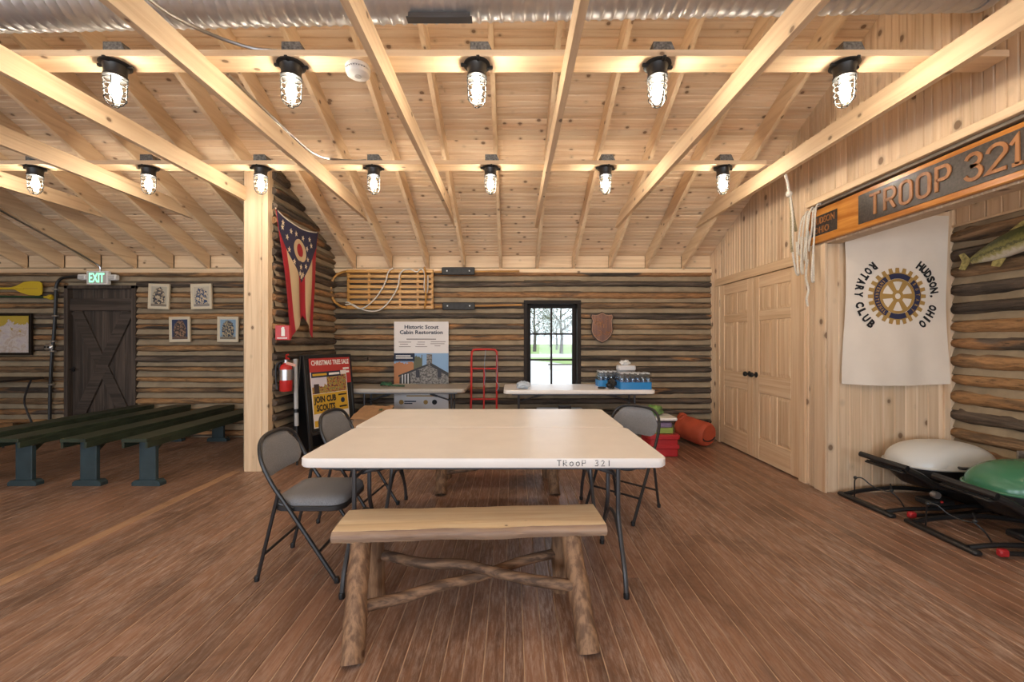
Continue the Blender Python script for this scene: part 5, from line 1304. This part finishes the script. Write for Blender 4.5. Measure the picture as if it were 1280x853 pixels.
# ---- rotary banner
BW, BH = .905, 1.45; bx = 3.315; bzt = 2.40; yb0 = CF - .016
def cloth_d(x, z):
    v = (bzt - z) / BH; s_ = (x - bx) / (BW / 2)
    return .010 * math.sin(s_ * 3.3 + v * 2.6) * (.3 + v) + .005 * math.sin(s_ * 9 - v * 7) * v + .004 * noise.noise((x * 6, z * 3, 1.3))
def banner(u, v):
    s_ = u * 2 - 1; hw = BW / 2 * (1 - .055 * math.sin(PI * min(v * 1.1, 1)) + .03 * v)
    x = bx + s_ * hw; z = bzt - BH * v - .015 * (1 - s_ * s_) * v
    return (x, yb0 - .030 - cloth_d(x, z), z)
t = thing('club_banner', 'white cloth club banner with a gold gear emblem beside the doors', 'banner')
bo = MB().sheet(36, 44, banner, .003).build('cloth', M['cloth_white'], t, ang=80)
ecx, ecz = bx - .002, 1.705
def onb(p, o=.0035): return (p[0], yb0 - .030 - cloth_d(p[0], p[2]) - o - (yb0 - p[1]), p[2])
def ring_poly(r0, r1, a0, a1, n): return [(r1 * math.cos(a0 + (a1 - a0) * k / n), r1 * math.sin(a0 + (a1 - a0) * k / n)) for k in range(n + 1)] + [(r0 * math.cos(a1 - (a1 - a0) * k / n), r0 * math.sin(a1 - (a1 - a0) * k / n)) for k in range(n + 1)]
def emblem(nm, polys, m_, o, par):
    b = MB()
    for pl in polys: b.prism(pl, 0, .0016, face_cam((ecx, yb0, ecz)))
    b.v = [onb(p, o) for p in b.v]; return b.build(nm, M[m_], par, smooth=False)
polys = []; hubp = []
for k in range(24):
    a = 2 * PI * k / 24
    for q in range(1):
        pl = ring_poly(.155, .202, a - .085, a + .085, 3); polys.append(ring_poly(.155, .205, a - PI / 24, a + PI / 24, 4))
        polys.append([(.203 * math.cos(a - .085), .203 * math.sin(a - .085)), (.245 * math.cos(a - .060), .245 * math.sin(a - .060)), (.245 * math.cos(a + .060), .245 * math.sin(a + .060)), (.203 * math.cos(a + .085), .203 * math.sin(a + .085))])
for k in range(12):
    a = 2 * PI * k / 12; hubp.append(ring_poly(.025, .050, a - PI / 12, a + PI / 12, 3)); polys.append(ring_poly(.128, .150, a - PI / 12, a + PI / 12, 3))
em = emblem('gear_emblem', polys, 'gold', .0035, bo); emblem('hub', hubp, 'gold', .0039, em)
for k in range(6):
    a = 2 * PI * k / 6; c_, s_ = math.cos(a), math.sin(a)
    pl = [(.045 * c_ - .016 * s_ * -1 * -1, .045 * s_ + .016 * c_), (.130 * c_ - .024 * s_, .130 * s_ + .024 * c_), (.130 * c_ + .024 * s_, .130 * s_ - .024 * c_), (.045 * c_ + .016 * s_, .045 * s_ - .016 * c_)]
    emblem('spoke', [pl], 'gold', .0037, em)
for (a0, a1) in ((55, 113), (122, 238), (247, 293), (302, 405)):
    n_ = max(6, int((a1 - a0) / 8)); st = [(R(a0 + (a1 - a0) * k / n_), R(a0 + (a1 - a0) * (k + 1) / n_)) for k in range(n_)]
    emblem('blue_segment', [ring_poly(.152, .197, p0, p1, 2) for p0, p1 in st], 'navy', .0052, em)
def arc_text(txt, r_, a0, a1, h_, wl, m_, par, inward=False, nm='lettering', bold=.03, o=.004):
    b = MB(); n_ = len(txt)
    for k, ch_ in enumerate(txt):
        if ch_ == ' ': continue
        a = R(a0 + (a1 - a0) * k / (n_ - 1)); Mx = face_cam((ecx, yb0, ecz)) @ TR(r_ * math.cos(a), r_ * math.sin(a), 0) @ RZ(a - PI / 2 + (PI if inward else 0))
        hh = h_ if ch_ not in ',' else h_ * .35
        text_into(b, ch_, wl * (.4 if ch_ in 'I,' else 1), hh, Mx @ TR(0, -h_ * .42 if ch_ == ',' else 0, 0), .0016, bold)
    b.v = [onb(p, o) for p in b.v]; return b.build(nm, M[m_], par, smooth=False)
arc_text('ROTARY CLUB', .335, 233, 127, .062, .038, 'ink', bo, True) if False else None
# the left words read top to bottom around the gear, letters standing outward
arc_text('ROTARY', .325, 128, 177, .074, .046, 'ink', bo, True, bold=.05); arc_text('CLUB', .325, 193, 227, .074, .048, 'ink', bo, True, bold=.05)
arc_text('HUDSON,', .325, 53, 0, .074, .048, 'ink', bo, bold=.05); arc_text('OHIO', .325, -18, -47, .074, .048, 'ink', bo, bold=.05)
arc_text('INTERNATIONAL', .1745, 133, 230, .028, .016, 'gold', em, True, bold=.02, o=.0068)
arc_text('ROTARY', .1745, 38, 75 - 60, .028, .018, 'gold', em, bold=.02, o=.0068) if False else arc_text('ROTARY', .1745, 35, -42, .028, .018, 'gold', em, bold=.02, o=.0068)
# ---- rope bundle hung over the sign's end
t = thing('rope_bundle', 'white rope hanging from the tie beam and looped over the sign end', 'rope')
xr = 2.60
MB().tube(smooth_path([(2.335, 3.62, 2.742), (2.35, 3.62, 2.68), (2.36, 3.62, 2.62), (2.365, 3.62, 2.60)], 4), .010, 8).build('hanging_line', M['rope'], t)
MB().lathe([(0, -.028), (.020, -.020), (.028, 0), (.020, .020), (0, .028)], 10, TR(2.365, 3.62, 2.575)).build('knot', M['rope'], t)
MB().tube(smooth_path([(2.37, 3.62, 2.57), (2.41, 3.66, 2.50), (2.47, 3.72, 2.40), (2.53, 3.78, 2.30)], 4), .012, 8).build('dark_line', M['rope_tan'], t)
MB().tube(smooth_path([(2.372, 3.62, 2.57), (2.385, 3.62, 2.40), (2.385, 3.62, 2.15), (2.39, 3.62, 2.08)], 4), .010, 8).build('dark_line', M['rope_tan'], t)
MB().tube(smooth_path([(2.372, 3.615, 2.56), (2.39, 3.61, 2.35), (2.395, 3.62, 2.10), (2.45, 3.66, 1.92), (2.50, 3.70, 1.90), (2.52, 3.74, 1.98), (2.53, 3.77, 2.2)], 4), .008, 8).build('loop', M['rope'], t)
for k, (y_, zt_, zb_) in enumerate(((3.72, 2.49, 2.12), (3.75, 2.50, 1.98), (3.77, 2.48, 2.05), (3.80, 2.48, 1.93), (3.66, 2.50, 1.84), (3.82, 2.46, 2.10))):
    dx = .012 * k - .09
    MB().tube(smooth_path([(2.675, y_, zt_), (2.60 - dx * .4, y_ - .01, zt_ - .03), (2.585 - dx * .5, y_ + .02 * (k % 2), (zt_ + zb_) / 2), (2.59 - dx * .4, y_ + .03, zb_ + .03), (2.64, y_ + .05, zb_), (2.655, y_ + .07, zb_ + .04), (2.66, y_ + .085, (zt_ + zb_) / 2)], 4), .0072, 8).build('loop', M['rope'], t)
MB().tube(smooth_path([(2.65, 3.80, 2.05), (2.64, 3.81, 1.9), (2.65, 3.79, 1.78), (2.64, 3.80, 1.70), (2.652, 3.80, 1.63)], 4), .009, 8).build('tail', M['rope'], t)
# ---- mounted bass
t = thing('mounted_bass', 'mounted largemouth bass trophy on the right log wall', 'fish', (0, -.12, .01))
def fishp(s_, a, k_=1.0):              # s_ 0 tail .. 1 nose along -Y
    yv = 3.60 - .62 * s_; hh = .012 + .085 * math.sin(PI * min(1, (s_ * .92 + .06))) ** .9; ww = .045 * math.sin(PI * min(1, s_ * .9 + .08)) ** .8 + .006
    zc_ = 1.975 + .13 * s_ + .02 * math.sin(PI * s_)
    return (RGT - .11 - ww * math.cos(a) * k_, yv, zc_ + hh * math.sin(a) * k_)
def fish_mat():
    m, nt, b_ = new_mat('bass_skin'); v, raw = obj_coord(nt, False); g = nt.nodes.new('ShaderNodeSeparateXYZ'); nt.links.new(raw, g.inputs[0]); E.nt = nt
    mid = E(g.outputs[2]) - (1.975 + .13 * 3.60 / .62) + E(g.outputs[1]) * (.13 / .62)
    n = noise_tex(nt, v, 34, 4, .6); f = (mid * 6.0 + .5) + (E(n) - .5) * .5
    col = ramp(nt, f.sat().k, [(.15, (.62, .56, .45)), (.36, (.38, .34, .13)), (.50, (.10, .10, .04)), (.60, (.28, .26, .07)), (.85, (.09, .10, .035))])
    nt.links.new(col, b_.inputs['Base Color']); b_.inputs['Roughness'].default_value = .22; return m
fmat = fish_mat(); M['fin'] = plain('bass_fin', (.36, .30, .10), .25, nz=.5, nscale=30)
MB().grid(18, 26, lambda u, v: fishp(v, u * 2 * PI), wrap=True).build('body', fmat, t, ang=80)
def fin(nm, pts, x_): MB().prism(pts, -.003, .003, mat3((0, -1, 0), (0, 0, 1), (-1, 0, 0), (x_, 0, 0))).build(nm, M['fin'], t, smooth=False)
fin('tail_fin', [(-3.60, 1.975), (-3.62, 1.995), (-3.66, 2.045), (-3.70, 2.035), (-3.675, 1.98), (-3.70, 1.915), (-3.655, 1.90), (-3.62, 1.955)], RGT - .115)
fin('dorsal_fin', [(-3.47, 2.04), (-3.46, 2.09), (-3.40, 2.12), (-3.36, 2.11), (-3.34, 2.15), (-3.26, 2.20), (-3.16, 2.205), (-3.10, 2.16)], RGT - .11)
fin('anal_fin', [(-3.44, 1.965), (-3.46, 1.90), (-3.40, 1.885), (-3.36, 1.945)], RGT - .115)
fin('pectoral_fin', [(-3.12, 2.04), (-3.18, 1.955), (-3.14, 1.93), (-3.08, 2.0)], RGT - .165)
MB().lathe([(0, 0), (.012, 0), (.009, .008), (0, .010)], 12, face_west((RGT - .150, 3.03, 2.125))).build('eye', M['black'], t)
MB().box((RGT - .075, 3.32, 2.02), (.06, .06, .06), .004).build('wall_peg', M['shelf_dark'], t)
# ---- portable grills on folded carts
def make_grill(label, loc, rz, lidmat):
    t = thing('portable_grill', label, 'grill', loc, rz)
    # local: x to the right (away from the doors), y away from the camera
    def dome(u, v):
        a = u * 2 * PI; c_, s_ = math.cos(a), math.sin(a); n_ = 2.5
        k_ = (abs(c_) ** n_ + abs(s_) ** n_) ** (-1 / n_); q = max(0, math.cos(v * PI / 2)) ** .78
        return (.37 * c_ * k_ * q, .235 * s_ * k_ * q * (1 if s_ > 0 else 1), .352 + .172 * math.sin(v * PI / 2) ** .95)
    lid = MB().grid(44, 12, dome, wrap=True).build('lid', M[lidmat], t, ang=70)
    rim = [(.375 * math.cos(2 * PI * k / 44) * (abs(math.cos(2 * PI * k / 44)) ** 2.6 + abs(math.sin(2 * PI * k / 44)) ** 2.6) ** (-1 / 2.6), .24 * math.sin(2 * PI * k / 44) * (abs(math.cos(2 * PI * k / 44)) ** 2.6 + abs(math.sin(2 * PI * k / 44)) ** 2.6) ** (-1 / 2.6), .351) for k in range(44)]
    MB().tube(rim, .009, 6, closed=True).build('lid_rim', M[lidmat], lid)
    def endp(u, v): 
        a = (u - .5) * PI * .72; return (.0 + .245 * math.sin(a) * (1 - .35 * v), -.247 + .034 * v + .004 * math.cos(a), .358 + .066 * v * max(0, math.cos(a)) ** .6)
    MB().grid(14, 6, endp).build('lid_panel', M[lidmat], lid, ang=70)
    MB().tube(smooth_path([(-.10, -.235, .375), (-.10, -.275, .380), (.03, -.282, .382), (.16, -.275, .380), (.16, -.235, .375)], 4), .011, 8).build('lid_handle', M['black'], lid)
    def tub(u, v):
        a = u * 2 * PI; c_, s_ = math.cos(a), math.sin(a); k_ = (abs(c_) ** 2.6 + abs(s_) ** 2.6) ** (-1 / 2.6) * (1 - .28 * v * v)
        return (.36 * c_ * k_, .225 * s_ * k_, .345 - .16 * v)
    b = MB().grid(36, 6, tub, wrap=True); b.f.append(tuple(6 * 36 + k for k in range(36))); b.build('cook_box', M['black'], t, ang=60)
    # folded side table standing off the box on the door side
    st = MB().box((-.46, -.06, .335), (.14, .32, .016), .006, TR(0, 0, .0) @ RY(R(0))).build('side_table', M['black'], t)
    MB().tube(smooth_path([(-.56, .10, .395), (-.535, -.06, .385), (-.50, -.24, .375)], 4), .022, 8).build('grip_bar', M['black'], st)
    for q in range(5): MB().box((-.515 + .028 * q, -.06, .347), (.012, .30, .008), .002).build('slat', M['black_matte'], st)
    MB().tube(smooth_path([(-.50, -.235, .365), (-.43, -.255, .33), (-.33, -.265, .265), (-.18, -.265, .225), (.0, -.26, .215)], 5), .024, 8).build('arm', M['black'], t)
    for (dx, dz) in ((-.36, .268), (-.27, .135)): MB().box((dx, -.27, dz), (.018, .014, .014), .004).build('red_button', M['red'], t)
    MB().box((-.23, -.18, .11), (.20, .13, .045), .012).build('latch_block', M['black'], t)
    MB().lathe([(0, -.02), (.024, -.02), (.028, 0), (.024, .02), (0, .02)], 12, TR(-.32, -.27, .19) @ RX(R(90))).build('control_knob', M['silver'], t)
    # folded cart: foot bar and crossing rails on the floor
    MB().box((-.60, .015, .018), (.055, .50, .030), .010, RZ(R(0))).build('foot_bar', M['black'], t)
    MB().tube(smooth_path([(-.60, .20, .03), (-.40, .22, .055), (-.10, .20, .075), (.30, .18, .03)], 5), .018, 8).build('cart_rail', M['black'], t)
    MB().tube(smooth_path([(-.60, -.17, .03), (-.45, -.19, .055), (-.20, -.20, .060), (.05, -.20, .075), (.34, -.18, .03)], 5), .016, 8).build('cart_rail', M['black'], t)
    MB().tube(smooth_path([(-.45, -.245, .030), (-.20, -.245, .030), (.10, -.235, .055), (.30, -.23, .085)], 5), .015, 8).build('cart_rail', M['black'], t)
    MB().box((-.475, -.245, .035), (.055, .035, .045), .008).build('red_foot', M['red_plastic'], t)
    MB().box((.27, 0, .06), (.05, .34, .12), .01).build('wheel_axle_block', M['black'], t)
    for s_ in (-1, 1): MB().lathe([(0, -.02), (.055, -.02), (.062, -.012), (.062, .012), (.055, .02), (0, .02)], 18, TR(.27, s_ * .20, .064) @ RX(R(90))).build('wheel', M['black'], t)
    wr = smooth_path([(-.585, .13, .035), (-.61, .10, .12), (-.63, .07, .20), (-.60, .04, .215), (-.56, 0, .17), (-.52, -.05, .15), (-.49, -.10, .16), (-.46, -.06, .20)], 4)
    MB().tube(wr, .005, 6).build('wire_hook', M['black'], t)
    MB().tube(smooth_path([(-.50, -.10, .16), (-.47, -.13, .12), (-.44, -.14, .07), (-.43, -.15, .03)], 4), .005, 6).build('wire_hook', M['black'], t)
    for p in ((-.63, .07, .21), (-.49, -.10, .165)): MB().lathe([(0, -.014), (.010, -.010), (.014, 0), (.010, .010), (0, .014)], 8, TR(*p)).build('knob', M['black'], t)
    return t
make_grill('portable grill with a pale gray lid on a folded black cart', (3.42, 3.395, 0), R(2), 'lid_white')
make_grill('portable grill with a green lid on a folded black cart', (3.46, 2.80, 0), R(-2), 'lid_green')
t = thing('wood_block', 'small weathered board standing behind the green grill', 'board', (3.74, 3.09, 0))
MB().box((0, 0, .26), (.12, .012, .52), .003).build('plank', M['gray_wood'], t); MB().box((0, -.008, .49), (.12, .006, .03), .002).build('cleat', M['gray_wood'], t)
# ================================================================== OUTDOORS, SEEN THROUGH THE WINDOW
def grass_mat():
    m, nt, b_ = new_mat('lawn_grass'); v, raw = obj_coord(nt, False); n = noise_tex(nt, v, .5, 5, .6)
    nt.links.new(ramp(nt, n, [(.3, (.14, .22, .05)), (.7, (.24, .32, .09))]), b_.inputs['Base Color']); b_.inputs['Roughness'].default_value = .9; return m
struct(MB().box((10, 110, -.36), (260, 207.6, .1)).build('lawn', grass_mat(), smooth=False))
M['drive'] = plain('drive_concrete', (.42, .40, .38), .9, nz=.1, nscale=2)
b = MB(); cl = smooth_path([(0, 6.3, 0), (.6, 9, 0), (1.5, 14, 0), (2.2, 20, 0), (1.5, 28, 0), (-4, 38, 0), (-20, 48, 0)], 8); vs = []; fs = []
for i, p in enumerate(cl):
    q = cl[min(i + 1, len(cl) - 1)] - cl[max(i - 1, 0)]; q.normalize(); nn = Vector((-q.y, q.x, 0)); wv = 1.5 + .04 * p.y
    vs += [tuple(p + nn * wv + Vector((0, 0, -.30))), tuple(p - nn * wv + Vector((0, 0, -.30)))]
for i in range(len(cl) - 1): fs.append((2 * i, 2 * i + 1, 2 * i + 3, 2 * i + 2))
struct(b.add(vs, fs).build('driveway', M['drive'], smooth=False))
struct(MB().box((0, 47, -.305), (240, 11, .03)).build('road', M['drive'], smooth=False))
M['bark'] = plain('tree_bark', (.10, .085, .07), .9, nz=.4, nscale=6); M['leaf'] = plain('spring_leaves', (.16, .17, .11), .9, nz=.5, nscale=2); M['leaf2'] = plain('evergreen_leaves', (.11, .13, .10), .9, nz=.5, nscale=2)
def tree(label, x, y, h, seed, leaf, bare=False):
    low = y > 70; zc_ = .50 if low else .62; kr = .46 if low else .40
    t = thing('tree', label, 'tree', (x, y, -.31)); rnd = random.Random(seed)
    MB().tube(smooth_path([(0, 0, 0), (.1, 0, h * .25), (-.05, .1, h * .55), (.1, 0, h * .9)], 4), [h * .030 * (1 - i / 14) + .02 for i in range(13)], 8).build('trunk', M['bark'], t)
    for k in range(10):
        z0 = h * rnd.uniform(.25, .8); a = rnd.uniform(0, 6.28); L = h * rnd.uniform(.22, .42)
        MB().tube(smooth_path([(0, 0, z0), (L * .5 * math.cos(a), L * .5 * math.sin(a), z0 + L * .25), (L * math.cos(a), L * math.sin(a), z0 + L * .7)], 3), [h * .009 * (1 - i / 8) + .008 for i in range(7)], 5).build('branch', M['bark'], t)
    b = MB(); n_ = 900 if bare else 2600
    for k in range(n_):
        a = rnd.uniform(0, 6.28); e = math.asin(rnd.uniform(-1, 1)); r_ = h * kr * rnd.uniform(.25, 1) ** .5
        c_ = Vector((r_ * math.cos(e) * math.cos(a), r_ * math.cos(e) * math.sin(a), h * zc_ + r_ * (1.0 if low else .85) * math.sin(e))); s_ = h * rnd.uniform(.008, .018)
        d1 = Vector((rnd.uniform(-1, 1), rnd.uniform(-1, 1), rnd.uniform(-1, 1))).normalized(); d2 = d1.orthogonal().normalized()
        b.add([c_ - d1 * s_, c_ + d2 * s_, c_ + d1 * s_], [(0, 1, 2)])
    lf = b.build('foliage', M[leaf], t, smooth=False); lf['kind'] = 'stuff'
for (x, y, h, lab, lf, br) in ((3.5, 66, 9, 'bare budding tree beyond the road', 'leaf', True), (6.3, 54.5, 8, 'leafy spring tree beyond the road', 'leaf', False), (5.0, 95, 11, 'dark tree far behind the road', 'leaf2', False), (10.2, 112, 11, 'gray-green tree far across the lawn', 'leaf', False), (16.2, 92, 11, 'dark broad tree far across the lawn', 'leaf2', False), (8.2, 78, 6, 'low dark tree beyond the leafy spring tree', 'leaf2', False)):
    tree(lab, x, y, h, int(x * 10), lf, br)
t = thing('rail_fence', 'low wooden rail fence on the lawn outside the window', 'fence', (3.1, 24, -.31))
for k in range(3): MB().box((-.9 + 1.3 * k, 0, .38), (.09, .09, .76), .01).build('post', M['bark'], t)
for z in (.30, .55): MB().box((.4, 0, z), (2.9, .05, .07), .008).build('rail', M['bark'], t)
